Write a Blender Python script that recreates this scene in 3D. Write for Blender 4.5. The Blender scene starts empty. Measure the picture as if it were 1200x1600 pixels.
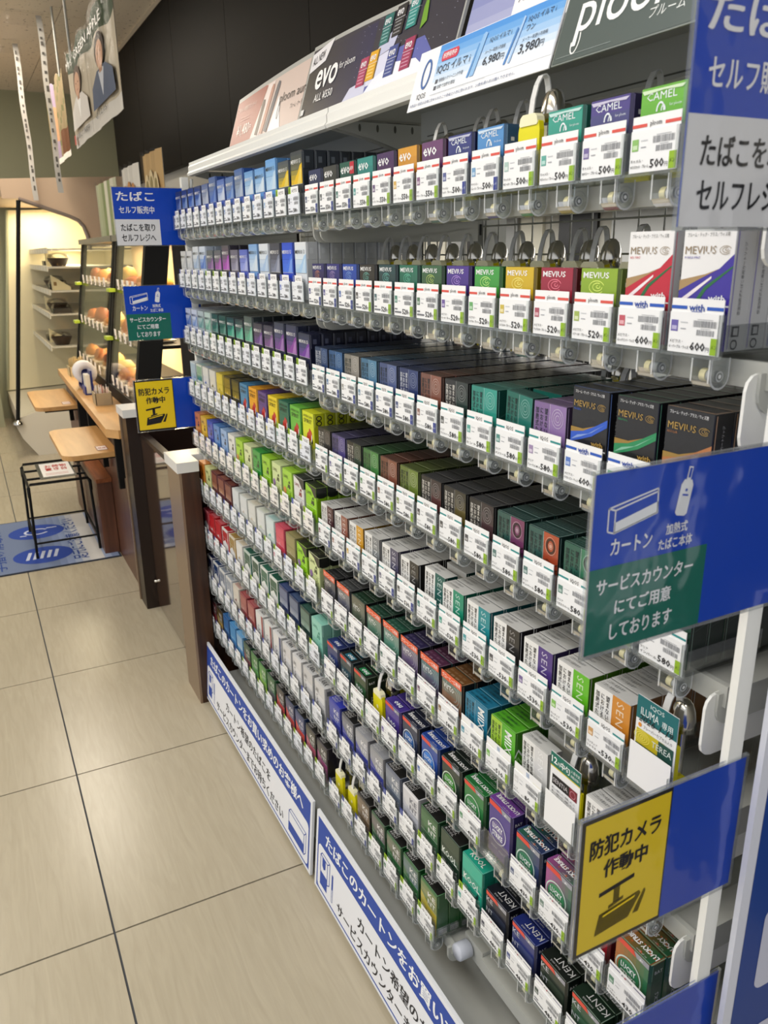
import bpy, math, random
from mathutils import Vector, Matrix, noise

random.seed(7)
SC = bpy.context.scene
COL = SC.collection

# ------------------------------------------------------------------ camera
cd = bpy.data.cameras.new("camera")
cam = bpy.data.objects.new("camera", cd)
COL.objects.link(cam)
SC.camera = cam
FPX, YAW, PITCH, ROLL = 1249.0, math.radians(26.977), math.radians(18.059), math.radians(-0.818)
CAMPOS = Vector((1.3376, -0.5469, 1.3434))
fw = Vector((-math.cos(YAW) * math.cos(PITCH), math.sin(YAW) * math.cos(PITCH), -math.sin(PITCH)))
r0 = fw.cross(Vector((0, 0, 1))).normalized()
u0 = r0.cross(fw)
rr = math.cos(ROLL) * r0 + math.sin(ROLL) * u0
uu = -math.sin(ROLL) * r0 + math.cos(ROLL) * u0
cam.matrix_world = Matrix(((rr.x, uu.x, -fw.x, CAMPOS.x), (rr.y, uu.y, -fw.y, CAMPOS.y), (rr.z, uu.z, -fw.z, CAMPOS.z), (0, 0, 0, 1)))
cd.sensor_fit = 'VERTICAL'
cd.sensor_height = 36.0
cd.lens = FPX / 1600 * 36.0
cd.clip_start = 0.02
cd.dof.use_dof = True
cd.dof.focus_distance = 1.25
cd.dof.aperture_fstop = 13

# ------------------------------------------------------------------ world, lights, exposure
w = bpy.data.worlds.new("world")
SC.world = w
w.use_nodes = True
w.node_tree.nodes["Background"].inputs[0].default_value = (0.95, 0.97, 1.0, 1)
w.node_tree.nodes["Background"].inputs[1].default_value = 0.68
SC.view_settings.view_transform = 'Standard'
SC.view_settings.look = 'None'
SC.view_settings.gamma = 1.0
SC.view_settings.use_curve_mapping = False
SC.view_settings.exposure = 0.0
SC.cycles.transparent_max_bounces = 40


def area(name, loc, sx, sy, energy, col=(1, 1, 1), rot=(0, 0, 0)):
    l = bpy.data.lights.new(name, 'AREA')
    l.shape = 'RECTANGLE'
    l.size, l.size_y, l.energy, l.color = sx, sy, energy, col
    o = bpy.data.objects.new(name, l)
    o.location, o.rotation_euler = loc, rot
    COL.objects.link(o)
    return o


area("ceiling_lamp_near", (0.9, -1.0, 2.57), 2.6, 0.28, 30, (1, 0.99, 0.97))
area("ceiling_lamp_far", (-2.6, -1.45, 2.57), 2.6, 0.28, 22, (1, 0.96, 0.88))
area("ceiling_lamp_aisle", (0.6, -2.6, 2.57), 4.5, 0.28, 42, (1, 0.99, 0.97))
area("ceiling_lamp_service", (-4.2, -0.2, 2.57), 1.6, 0.25, 26, (1, 0.9, 0.75))
area("added_ceiling_fill", (-1.5, -1.6, 2.30), 5.0, 0.3, 26, (1, 0.96, 0.9), (math.pi, 0, 0))  # added fill aimed upwards to brighten the ceiling, not a store fixture
area("staff_lamp", (-0.6, 0.80, 1.44), 3.2, 0.12, 13, (1, 0.97, 0.92))


# ------------------------------------------------------------------ colour, materials
def lin(c):
    if isinstance(c, str):
        c = c.lstrip('#')
        c = tuple(int(c[i:i + 2], 16) / 255 for i in (0, 2, 4))
    return tuple((x / 12.92) if x <= 0.04045 else ((x + 0.055) / 1.055) ** 2.4 for x in c[:3])


MATS = {}


def mat(name, col=None, rough=0.5, metal=0.0, coat=0.0, spec=0.5, bump=0.0, bscale=60, emit=None, estr=0, vary=0.0, vscale=8):
    """Principled material; without a colour it takes the mesh's printed colours."""
    if name in MATS:
        return MATS[name]
    m = bpy.data.materials.new(name)
    m.use_nodes = True
    nt = m.node_tree
    b = nt.nodes["Principled BSDF"]
    b.inputs["Roughness"].default_value = rough
    b.inputs["Metallic"].default_value = metal
    b.inputs["Coat Weight"].default_value = coat
    b.inputs["Coat Roughness"].default_value = 0.08
    b.inputs["Specular IOR Level"].default_value = spec
    if col is None:
        a = nt.nodes.new("ShaderNodeAttribute")
        a.attribute_name = "Col"
        nt.links.new(a.outputs["Color"], b.inputs["Base Color"])
    else:
        b.inputs["Base Color"].default_value = (*lin(col), 1)
        if vary:
            tc = nt.nodes.new("ShaderNodeTexCoord")
            n = nt.nodes.new("ShaderNodeTexNoise")
            n.inputs["Scale"].default_value = vscale
            n.inputs["Detail"].default_value = 5
            mx = nt.nodes.new("ShaderNodeMixRGB")
            mx.inputs[1].default_value = (*[x * (1 - vary) for x in lin(col)], 1)
            mx.inputs[2].default_value = (*[min(1, x * (1 + vary)) for x in lin(col)], 1)
            nt.links.new(tc.outputs["Object"], n.inputs["Vector"])
            nt.links.new(n.outputs["Fac"], mx.inputs[0])
            nt.links.new(mx.outputs[0], b.inputs["Base Color"])
    if bump:
        tc = nt.nodes.new("ShaderNodeTexCoord")
        n = nt.nodes.new("ShaderNodeTexNoise")
        n.inputs["Scale"].default_value = bscale
        n.inputs["Detail"].default_value = 3
        bp = nt.nodes.new("ShaderNodeBump")
        bp.inputs["Strength"].default_value = bump
        bp.inputs["Distance"].default_value = 0.002
        nt.links.new(tc.outputs["Object"], n.inputs["Vector"])
        nt.links.new(n.outputs["Fac"], bp.inputs["Height"])
        nt.links.new(bp.outputs["Normal"], b.inputs["Normal"])
        if coat:
            nt.links.new(bp.outputs["Normal"], b.inputs["Coat Normal"])
    if emit is not None:
        b.inputs["Emission Color"].default_value = (*lin(emit), 1)
        b.inputs["Emission Strength"].default_value = estr
    MATS[name] = m
    return m


def clear(name, tint=(0.97, 0.98, 0.98), gl=0.5, rough=0.06, bump=0.0, milk=0.0):
    if name in MATS:
        return MATS[name]
    m = bpy.data.materials.new(name)
    m.use_nodes = True
    nt = m.node_tree
    nt.nodes.remove(nt.nodes["Principled BSDF"])
    out = nt.nodes["Material Output"]
    t = nt.nodes.new("ShaderNodeBsdfTransparent")
    t.inputs[0].default_value = (*tint, 1)
    g = nt.nodes.new("ShaderNodeBsdfGlossy")
    g.inputs["Roughness"].default_value = rough
    lw = nt.nodes.new("ShaderNodeLayerWeight")
    lw.inputs["Blend"].default_value = 0.25
    mul = nt.nodes.new("ShaderNodeMath")
    mul.operation = 'MULTIPLY'
    mul.inputs[1].default_value = gl
    mx = nt.nodes.new("ShaderNodeMixShader")
    nt.links.new(lw.outputs["Fresnel"], mul.inputs[0])
    nt.links.new(mul.outputs[0], mx.inputs[0])
    nt.links.new(t.outputs[0], mx.inputs[1])
    nt.links.new(g.outputs[0], mx.inputs[2])
    if milk:   # diffuse white mixed in, painting the brightness of clear edges
        d = nt.nodes.new("ShaderNodeBsdfDiffuse")
        d.inputs[0].default_value = (0.9, 0.92, 0.93, 1)
        m2 = nt.nodes.new("ShaderNodeMixShader")
        m2.inputs[0].default_value = milk
        nt.links.new(mx.outputs[0], m2.inputs[1])
        nt.links.new(d.outputs[0], m2.inputs[2])
        nt.links.new(m2.outputs[0], out.inputs[0])
    else:
        nt.links.new(mx.outputs[0], out.inputs[0])
    if bump:
        n = nt.nodes.new("ShaderNodeTexNoise")
        n.inputs["Scale"].default_value = 14
        tc = nt.nodes.new("ShaderNodeTexCoord")
        bp = nt.nodes.new("ShaderNodeBump")
        bp.inputs["Strength"].default_value = bump
        bp.inputs["Distance"].default_value = 0.02
        nt.links.new(tc.outputs["Object"], n.inputs["Vector"])
        nt.links.new(n.outputs["Fac"], bp.inputs["Height"])
        nt.links.new(bp.outputs["Normal"], g.inputs["Normal"])
        nt.links.new(bp.outputs["Normal"], lw.inputs["Normal"])
    MATS[name] = m
    return m


def wood(name, c1, c2, axis=0, rough=0.4, scale=6.0, stretch=14.0):
    if name in MATS:
        return MATS[name]
    m = bpy.data.materials.new(name)
    m.use_nodes = True
    nt = m.node_tree
    b = nt.nodes["Principled BSDF"]
    b.inputs["Roughness"].default_value = rough
    tc = nt.nodes.new("ShaderNodeTexCoord")
    mp = nt.nodes.new("ShaderNodeMapping")
    s = [scale * stretch] * 3
    s[axis] = scale
    mp.inputs["Scale"].default_value = s
    n = nt.nodes.new("ShaderNodeTexNoise")
    n.inputs["Scale"].default_value = 1.0
    n.inputs["Detail"].default_value = 8
    n.inputs["Distortion"].default_value = 0.6
    cr = nt.nodes.new("ShaderNodeValToRGB")
    cr.color_ramp.elements[0].position = 0.3
    cr.color_ramp.elements[1].position = 0.7
    cr.color_ramp.elements[0].color = (*lin(c1), 1)
    cr.color_ramp.elements[1].color = (*lin(c2), 1)
    nt.links.new(tc.outputs["Object"], mp.inputs["Vector"])
    nt.links.new(mp.outputs["Vector"], n.inputs["Vector"])
    nt.links.new(n.outputs["Fac"], cr.inputs["Fac"])
    nt.links.new(cr.outputs["Color"], b.inputs["Base Color"])
    MATS[name] = m
    return m


PACK = mat("printed_carton", rough=0.35, coat=0.55, bump=0.12, bscale=55)
PAPER = mat("printed_paper", rough=0.55)
GLOSSP = mat("laminated_print", rough=0.35, coat=0.15, spec=0.35, bump=0.10, bscale=9)
POSTER = mat("matt_poster", rough=0.75, spec=0.12)
PAINT = mat("coloured_plastic", rough=0.35)
STEEL = mat("grey_painted_steel", '#b4b5af', rough=0.45, vary=0.04)
STEELD = mat("plain_grey_steel", '#b4b5b0', rough=0.5, vary=0.05)  # even grey for base deck, canopy shelves and lamp housings
WHITEM = mat("white_enamel", '#e6e6e2', rough=0.4)
CHROME = mat("spring_steel", '#d8d4cc', rough=0.16, metal=1.0)
BLACKM = mat("black_metal", '#101010', rough=0.55, spec=0.2)
CLEAR = clear("clear_styrene")
HILITE = clear("painted_edge_highlight", tint=(0.95, 0.96, 0.96), gl=0.8, rough=0.15, milk=0.5)  # milky white for highlights painted along clear edges
CLEARE = clear("clear_styrene_edge", tint=(0.93, 0.95, 0.95), gl=0.7, rough=0.12, milk=0.06)
GLASS = clear("case_glass", tint=(0.98, 0.985, 0.98), gl=0.5, rough=0.02)
HAZE = clear("thin_film", tint=(0.985, 0.985, 0.985), gl=0.05, rough=0.12, bump=0.5)
FILM = clear("vinyl_film", tint=(0.97, 0.97, 0.97), gl=0.11, rough=0.08, bump=0.2)


# ------------------------------------------------------------------ mesh builder
TXT = {}


def glyphs(s, bold=0.0, res=1, sp=1.0, ls=1.0):
    k = (s, bold, res, sp, ls)
    if k in TXT:
        return TXT[k]
    c = bpy.data.curves.new("txt", 'FONT')
    c.body = s
    c.resolution_u = res
    c.offset = bold
    c.space_character = sp
    c.space_line = ls
    c.align_x = 'CENTER' if '\n' in s else 'LEFT'
    o = bpy.data.objects.new("txt", c)
    COL.objects.link(o)
    dg = bpy.context.evaluated_depsgraph_get()
    dg.update()
    me = bpy.data.meshes.new_from_object(o.evaluated_get(dg))
    v = [(a.co.x, a.co.y) for a in me.vertices]
    f = [tuple(p.vertices) for p in me.polygons]
    bpy.data.objects.remove(o)
    bpy.data.curves.remove(c)
    bpy.data.meshes.remove(me)
    x0, y0 = min(a[0] for a in v), min(a[1] for a in v)
    x1, y1 = max(a[0] for a in v), max(a[1] for a in v)
    v = [(a[0] - x0, a[1] - y0) for a in v]
    TXT[k] = (v, f, x1 - x0, y1 - y0)
    return TXT[k]


class Fr:
    """A flat face to print on: origin, right, up, outward normal."""
    def __init__(s, o, u, v, n=None):
        s.o, s.u, s.v = Vector(o), Vector(u), Vector(v)
        s.n = Vector(n) if n else s.u.cross(s.v).normalized()

    def p(s, a, b, e=0.0):
        return s.o + s.u * a + s.v * b + s.n * e


class MB:
    def __init__(s):
        s.v, s.f, s.c, s.m, s.sm = [], [], [], [], []
        s.mats = []
        s.M = None

    def mi(s, m):
        if m not in s.mats:
            s.mats.append(m)
        return s.mats.index(m)

    def face(s, pts, col='#ffffff', m=None, smooth=False):
        k = len(s.v)
        s.v += [tuple(p) for p in pts]
        s.f.append(tuple(range(k, k + len(pts))))
        s.c.append(lin(col))
        s.m.append(s.mi(m))
        s.sm.append(smooth)

    def mesh(s, vs, fs, col, m, smooth=False):
        k = len(s.v)
        s.v += [tuple(p) for p in vs]
        i, c = s.mi(m), lin(col)
        for f in fs:
            s.f.append(tuple(k + a for a in f))
            s.c.append(c)
            s.m.append(i)
            s.sm.append(smooth)

    def box(s, x0, y0, z0, x1, y1, z1, col='#ffffff', m=None, cols=None):
        V = [(x0, y0, z0), (x1, y0, z0), (x1, y1, z0), (x0, y1, z0), (x0, y0, z1), (x1, y0, z1), (x1, y1, z1), (x0, y1, z1)]
        F = [(0, 3, 2, 1), (4, 5, 6, 7), (0, 1, 5, 4), (1, 2, 6, 5), (2, 3, 7, 6), (3, 0, 4, 7)]
        if cols is None:
            s.mesh(V, F, col, m)
        else:  # bottom, top, front, right, back, left
            for f, c in zip(F, cols):
                s.face([V[i] for i in f], c, m)

    def prism(s, poly, fr, d, col, m, cap=None):
        """poly in the face's (u, v), pushed back from it by d."""
        n = len(poly)
        a = [fr.p(x, y) for x, y in poly]
        b = [fr.p(x, y, -d) for x, y in poly]
        s.face(a, cap or col, m)
        s.face(b[::-1], col, m)
        for i in range(n):
            j = (i + 1) % n
            s.face([a[j], a[i], b[i], b[j]], col, m)

    def flat(s, fr, poly, col, m, e=0.0003):
        s.face([fr.p(x, y, e) for x, y in poly], col, m)

    def rect(s, fr, x0, y0, x1, y1, col, m, e=0.0003):
        s.flat(fr, [(x0, y0), (x1, y0), (x1, y1), (x0, y1)], col, m, e)

    def ring(s, fr, cx, cy, rx, ry, t, col, m, e=0.0004, n=20, a0=0, a1=360):
        full = a1 - a0 >= 360
        P = []
        for i in range(n + (0 if full else 1)):
            a = math.radians(a0 + (a1 - a0) * i / n)
            P.append((math.cos(a), math.sin(a)))
        vs = [fr.p(cx + rx * c, cy + ry * q, e) for c, q in P] + [fr.p(cx + (rx - t) * c, cy + (ry - t) * q, e) for c, q in P]
        L = len(P)
        fs = [(i, (i + 1) % L, L + (i + 1) % L, L + i) for i in range(L if full else L - 1)]
        s.mesh(vs, fs, col, m)

    def disc(s, fr, cx, cy, rx, ry, col, m, e=0.0004, n=20):
        s.flat(fr, [(cx + rx * math.cos(2 * math.pi * i / n), cy + ry * math.sin(2 * math.pi * i / n)) for i in range(n)], col, m, e)

    def text(s, fr, t, x, y, h, col, m, w=None, bold=0.0, e=0.0006, al='L', res=1, rot=0, skew=0, ls=1.0, sp=1.0):
        """(x, y): lower left (or lower centre) of the text block; h its height; w its width."""
        fat = 0.0
        if bold > 0.009 and any(ord(c) > 0x2000 for c in t):   # dense characters: thicken by overprinting
            fat, bold = bold - 0.006, 0.006
        v, f, W, H = glyphs(t, bold, res, sp, ls)
        k = h / H
        kx = (w / W) if w else k
        off = {'L': 0, 'C': -0.5, 'R': -1}[al] * W * kx
        ca, sa = math.cos(math.radians(rot)), math.sin(math.radians(rot))
        L_ = H if '\n' not in t else H / (t.count('\n') + 1)
        for q, (dx, dy) in enumerate(((0, 0), (1, .5), (-1, -.5)) if fat else ((0, 0),)):
            P = []
            for a, b in v:
                X, Y = a * kx + off + skew * b * k + dx * fat * L_ * kx, b * k + dy * fat * L_ * k
                P.append(fr.p(x + X * ca - Y * sa, y + X * sa + Y * ca, e + q * .00003))
            s.mesh(P, f, col, m)

    def cyl(s, a, b, r, col, m, n=10, r2=None, caps=True, smooth=True):
        a, b = Vector(a), Vector(b)
        d = (b - a).normalized()
        u = d.orthogonal().normalized()
        v = d.cross(u)
        r2 = r if r2 is None else r2
        A = [a + (u * math.cos(2 * math.pi * i / n) + v * math.sin(2 * math.pi * i / n)) * r for i in range(n)]
        B = [b + (u * math.cos(2 * math.pi * i / n) + v * math.sin(2 * math.pi * i / n)) * r2 for i in range(n)]
        s.mesh(A + B, [(i, (i + 1) % n, n + (i + 1) % n, n + i) for i in range(n)], col, m, smooth)
        if caps:
            s.face(A[::-1], col, m)
            s.face(B, col, m)

    def tube(s, pts, r, col, m, n=8):
        pts = [Vector(p) for p in pts]
        rings = []
        for i, p in enumerate(pts):
            d = (pts[min(i + 1, len(pts) - 1)] - pts[max(i - 1, 0)]).normalized()
            u = d.cross(Vector((0.123, 0.456, 0.879))).normalized()
            v = d.cross(u)
            rings += [p + (u * math.cos(2 * math.pi * k / n) + v * math.sin(2 * math.pi * k / n)) * r for k in range(n)]
        fs = [(i * n + k, i * n + (k + 1) % n, (i + 1) * n + (k + 1) % n, (i + 1) * n + k) for i in range(len(pts) - 1) for k in range(n)]
        s.mesh(rings, fs, col, m, True)
        s.face(rings[:n][::-1], col, m)
        s.face(rings[-n:], col, m)

    def lathe(s, prof, c, col, m, n=16, axis='z', sx=1, sy=1):
        vs = []
        for r, z in prof:
            for i in range(n):
                a = 2 * math.pi * i / n
                p = (r * math.cos(a) * sx, r * math.sin(a) * sy, z)
                if axis == 'x':
                    p = (p[2], p[0], p[1])
                elif axis == 'y':
                    p = (p[0], p[2], p[1])
                vs.append((c[0] + p[0], c[1] + p[1], c[2] + p[2]))
        fs = [(j * n + i, j * n + (i + 1) % n, (j + 1) * n + (i + 1) % n, (j + 1) * n + i) for j in range(len(prof) - 1) for i in range(n)]
        s.mesh(vs, fs, col, m, True)

    def add(s, o, off=(0, 0, 0), rz=0.0):
        k = len(s.v)
        c, q = math.cos(rz), math.sin(rz)
        s.v += [(x * c - y * q + off[0], x * q + y * c + off[1], z + off[2]) for x, y, z in o.v]
        mp = [s.mi(m) for m in o.mats]
        s.f += [tuple(k + a for a in f) for f in o.f]
        s.c += o.c
        s.m += [mp[i] for i in o.m]
        s.sm += o.sm

    def data(s, name):
        me = bpy.data.meshes.new(name)
        me.from_pydata(s.v, [], s.f)
        for m in s.mats:
            me.materials.append(m)
        me.polygons.foreach_set("material_index", s.m)
        me.polygons.foreach_set("use_smooth", s.sm)
        at = me.color_attributes.new("Col", 'FLOAT_COLOR', 'CORNER')
        buf = []
        for f, c in zip(s.f, s.c):
            buf += [c[0], c[1], c[2], 1.0] * len(f)
        at.data.foreach_set("color", buf)
        me.update()
        return me


def link(name, me, parent=None, loc=(0, 0, 0), rot=(0, 0, 0)):
    if isinstance(me, MB):
        me = me.data(name)
    o = bpy.data.objects.new(name, me)
    o.location, o.rotation_euler = loc, rot
    if parent is not None:
        o.parent = parent
    COL.objects.link(o)
    return o


def tag(o, label, cat, group=None, kind=None):
    o['label'] = label
    o['category'] = cat
    if group:
        o['group'] = group
    if kind:
        o['kind'] = kind
    return o


def empty(name, loc, label, cat, group=None, rot=(0, 0, 0)):
    o = bpy.data.objects.new(name, None)
    o.empty_display_size = 0.02
    o.location, o.rotation_euler = loc, rot
    COL.objects.link(o)
    return tag(o, label, cat, group)


def struct(name, mb, parent=None):
    o = link(name, mb, parent)
    if parent is None:
        o['kind'] = 'structure'
    return o


ORD = "first second third fourth fifth sixth seventh eighth ninth tenth eleventh twelfth thirteenth fourteenth fifteenth".split()
SHELF = ["top shelf", "second shelf", "third shelf", "fourth shelf", "fifth shelf", "sixth shelf", "seventh shelf", "eighth shelf", "bottom shelf"]

# ------------------------------------------------------------------ room
def floor_tile_mat():
    m = mat("glazed_floor_tile", '#cfc3a6', rough=0.26)
    nt = m.node_tree
    b = nt.nodes["Principled BSDF"]
    tc = nt.nodes.new("ShaderNodeTexCoord")
    oi = nt.nodes.new("ShaderNodeObjectInfo")
    mp = nt.nodes.new("ShaderNodeMapping")
    mp.inputs["Rotation"].default_value = (0, 0, 0.9)
    mp.inputs["Scale"].default_value = (4, 40, 4)
    ad = nt.nodes.new("ShaderNodeVectorMath")
    n = nt.nodes.new("ShaderNodeTexNoise")
    n.inputs["Scale"].default_value = 1.6
    n.inputs["Detail"].default_value = 7
    n.inputs["Distortion"].default_value = 1.2
    cr = nt.nodes.new("ShaderNodeValToRGB")
    cr.color_ramp.elements[0].position = 0.3
    cr.color_ramp.elements[0].color = (*lin('#aea48e'), 1)
    cr.color_ramp.elements[1].position = 0.72
    cr.color_ramp.elements[1].color = (*lin('#b8ae98'), 1)
    nt.links.new(tc.outputs["Object"], mp.inputs["Vector"])
    nt.links.new(mp.outputs["Vector"], ad.inputs[0])
    nt.links.new(oi.outputs["Location"], ad.inputs[1])
    nt.links.new(ad.outputs[0], n.inputs["Vector"])
    nt.links.new(n.outputs["Fac"], cr.inputs["Fac"])
    nt.links.new(cr.outputs["Color"], b.inputs["Base Color"])
    return m


def ceil_mat():
    m = mat("acoustic_ceiling", '#cdbfa8', rough=0.9)
    nt = m.node_tree
    b = nt.nodes["Principled BSDF"]
    tc = nt.nodes.new("ShaderNodeTexCoord")
    n = nt.nodes.new("ShaderNodeTexNoise")
    n.inputs["Scale"].default_value = 38
    n.inputs["Detail"].default_value = 2
    cr = nt.nodes.new("ShaderNodeValToRGB")
    cr.color_ramp.elements[0].position = 0.30
    cr.color_ramp.elements[0].color = (*lin('#8d8272'), 1)
    cr.color_ramp.elements[1].position = 0.36
    cr.color_ramp.elements[1].color = (*lin('#e4dac8'), 1)
    nt.links.new(tc.outputs["Object"], n.inputs["Vector"])
    nt.links.new(n.outputs["Fac"], cr.inputs["Fac"])
    nt.links.new(cr.outputs["Color"], b.inputs["Base Color"])
    return m


TILE = floor_tile_mat()
GROUT = mat("dark_grout", '#4c4f55', rough=0.8)
CEIL = ceil_mat()
DARKW = mat("dark_cladding", '#151312', rough=0.6, spec=0.08, vary=0.08, vscale=2)
GREENW = mat("sage_wall", '#a3a488', rough=0.7)
BEIGEW = mat("beige_case_panel", '#bfa78f', rough=0.5)
LGREY = mat("light_grey_panel", '#bdbab2', rough=0.6)
KITCH = mat("dark_kitchen_wall", '#1c1510', rough=0.6, vary=0.3, vscale=3)

b = MB(); b.box(-6.4, -3.6, -0.05, 2.6, 1.75, -0.004, '#57534c', GROUT)
floor = struct("floor", b)
tb = MB(); tb.box(-0.2978, -0.2978, -0.004, 0.2978, 0.2978, 0.0, '#cfc3a6', TILE)
tme = tb.data("floor_tile")
for i in range(15):
    for j in range(7):
        link("floor_tile", tme, floor, (2.305 - 0.6 * i - 0.3, -3.162 + 0.6 * j, 0))

b = MB(); b.box(-6.4, -3.6, 2.612, 2.6, 1.75, 2.66, '#8a8172', mat("ceiling_grid", '#857b6b', rough=0.9))
ceiling = struct("ceiling", b)
tb = MB(); tb.box(-0.448, -0.223, 0, 0.448, 0.223, 0.012, '#cdbfa8', CEIL)
cme = tb.data("ceiling_panel")
for i in range(10):
    for j in range(9):
        link("ceiling_panel", cme, ceiling, (1.9 - 0.9 * i, -3.2 + 0.45 * j, 2.6))

b = MB(); b.box(-5.0, 0.62, 1.79, 2.6, 0.72, 2.6, '#151312', mat("cladding_joint", '#0c0b0a', rough=0.7))
wall_back = struct("wall_back", b)
tb = MB(); tb.box(0.002, 0, 0, 0.898, 0.02, 0.81, '#2a2622', DARKW)
pme = tb.data("wall_panel")
for i in range(9):
    x0 = -5.0 + 0.9 * i
    if x0 + 0.9 < 2.65:
        link("wall_panel", pme, wall_back, (x0, 0.6, 1.79))
b = MB(); b.box(-6.4, 0.597, 2.575, 2.6, 0.625, 2.6, '#b9ab95', mat("ceiling_trim", '#b7aa95', rough=0.5))
struct("trim_1", b)
b = MB(); b.box(-5.0, 0.64, 1.45, 2.6, 0.70, 1.789, '#b9b6ae', LGREY)
struct("wall_ledge", b)
b = MB(); b.box(-6.4, 1.70, 0, 2.6, 1.75, 2.6, '#3a2c22', KITCH)
struct("wall_kitchen", b)
b = MB(); b.box(-6.4, -3.6, 0, -6.3, 1.7, 2.6, '#8d8f74', GREENW)
struct("wall_far", b)
b = MB(); b.box(-2.60, 1.115, 0.0, 1.2, 1.15, 1.449, '#c4c0b4', mat("pale_back_wall", '#c9c5b8', rough=0.6))
wb = struct("wall_behind_rack", b)
for x0, x1, c in ((-2.44, -2.19, '#b8b6b0'), (-2.17, -1.80, '#e4e1d8'), (-1.78, -1.55, '#050505'), (-1.53, -1.37, '#e0dac6'), (-1.36, -1.24, '#a8a8a4'), (-1.22, -1.05, '#060606'), (-1.04, -0.92, '#9c9c98'), (-0.90, -0.79, '#ded8c2'), (-0.71, -0.54, '#070707'), (-0.48, 0.12, '#d0d0cc'), (0.14, 0.50, '#d7d0ba'), (0.52, 1.15, '#d0d0cc')):
    p = MB(); p.box(x0, 1.105, 0.02, x1, 1.1149, 1.445, c, PAINT)  # near-black strips paint the darkness of open gaps onto flat panels
    link("wall_panel", p, wb)

# ------------------------------------------------------------------ display rack
ZT = [None, 1.4505, 1.303, 1.1545, 1.0090, 0.8645, 0.7205, 0.5745, 0.4285, 0.2830]
BASE = [None] + [z - 0.042 for z in ZT[1:]]
PN, PF = 0.0635, 0.0655


def nx(i):
    return i * PN


def fx(j):
    return -0.932 + j * PF


rack = empty("display_rack", (0, 0, 0), "white steel gondola rack carrying nine shelves of boxed tobacco", "display rack")
b = MB(); b.box(-0.887, -0.02, 0.075, 0.915, 0.45, 0.09, '#8f908b', STEELD)
link("base_deck", b, rack)
b = MB(); b.box(-0.887, -0.028, 0.0, 0.915, -0.02, 0.088, '#55554f', mat("kick_steel", '#6d6d68', rough=0.5))
link("kick_plate", b, rack)
for x0, x1, y, zl in ((-0.968, -0.948, 0.026, 0.60), (0.922, 0.930, 0.004, 0.0)):
    b = MB(); b.box(x0, y, zl, x1, y + 0.018, 1.538, '#e6e6e2', WHITEM)
    link("post", b, rack)
for x in (-0.93, -0.012, 0.885):
    b = MB(); b.box(x - 0.02, 0.355, 0.09, x + 0.02, 0.40, 1.46, '#b8b8b2', STEEL)
    for k in range(26):
        b.rect(Fr((x, 0.355, 0.12 + k * 0.05), (1, 0, 0), (0, 0, 1)), -0.004, 0, 0.004, 0.02, '#1a1a1a', PAINT)
    link("upright", b, rack)
for x0, x1 in ((-0.905, -0.035), (0.012, 0.862)):
    b = MB()
    n = int((x1 - x0) / 0.05)
    for k in range(n + 1):
        b.cyl((x0 + k * 0.05, 0.345, 0.12), (x0 + k * 0.05, 0.345, 1.50), 0.0016, '#bdbdb8', STEEL, n=5, caps=False)
    for k in range(27):
        b.cyl((x0, 0.3425, 0.135 + k * 0.05), (x1, 0.3425, 0.135 + k * 0.05), 0.0016, '#bdbdb8', STEEL, n=5, caps=False)
    o = link("wire_grid", b, rack)
    o['kind'] = 'stuff'


def bracket_mesh(x, zb, t=0.0025):
    b = MB()
    pts = [(0.0, 0.0), (0.0, -0.018)]
    for k in range(5):
        a = math.pi + k * math.pi / 8
        pts.append((0.016 + 0.016 * math.cos(a), -0.018 + 0.016 * math.sin(a)))
    pts += [(0.32, -0.034), (0.32, 0.004)]
    b.prism([(y, z) for y, z in pts], Fr((x + t, 0.018, zb - 0.012), (0, 1, 0), (0, 0, 1), (1, 0, 0)), t * 2, '#a3a49e', STEEL)
    return b


shelf_pos = []
for bay, x0, x1, rows in (("far", -0.935, -0.022, range(1, 10)), ("near", -0.004, 0.905, range(1, 9)), ("near", -0.004, 0.448, (9,))):
    for k in rows:
        zb = BASE[k] - 0.0035
        s = MB()
        s.box(x0, 0.03, zb - 0.010, x1, 0.335, zb - 0.0085, '#a3a49e', STEEL)
        o = link("metal_shelf", s)
        tag(o, f"grey steel tray shelf, {SHELF[k - 1]} of the {bay} bay", "shelf", "steel shelves of the rack")
        s = MB()
        s.box(x0, 0.024, zb - 0.026, x1, 0.030, zb - 0.004, '#b4b5b0', STEEL)
        link("front_rail", s, o)
        for bx in (x0 + 0.006, x1 - 0.006):
            link("bracket", bracket_mesh(bx, zb), o)
        if bay == "near" and k < 9:   # white rounded end plate of the bracket beside the post
            e = MB()
            P = []
            for cx, cz, a0 in ((0.014, -0.014, 90), (0.014, -0.052, 180)):
                for q in range(4):
                    a = math.radians(a0 + q * 30)
                    P.append((cx + 0.014 * math.cos(a), cz + 0.014 * math.sin(a)))
            P += [(0.30, -0.066), (0.30, 0.0)]
            e.prism(P, Fr((0.8985, 0.006, zb - 0.012), (0, 1, 0), (0, 0, 1), (1, 0, 0)), 0.003, '#dcdcd6', WHITEM)
            link("end_plate", e, o)

# tube rail with clamp under the near bay
t = empty("tube_rail", (0.468, 0.068, 0.228), "grey square tube on a clamp under the near bay's open corner", "rail")
b = MB(); b.box(0.0305, -0.021, -0.013, 0.43, 0.005, 0.013, '#9a9b96', STEEL); link("tube", b, t)
b = MB(); b.box(-0.022, -0.018, -0.018, 0.03, 0.068, 0.02, '#9fa0a0', STEEL); link("clamp", b, t)
b = MB(); b.lathe([(0.0, -0.046), (0.013, -0.046), (0.015, -0.043), (0.015, -0.022), (0.008, -0.018)], (-0.006, 0, 0.002), '#c6cad6', PAINT, n=14, axis='y')
link("knob", b, t)

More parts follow.
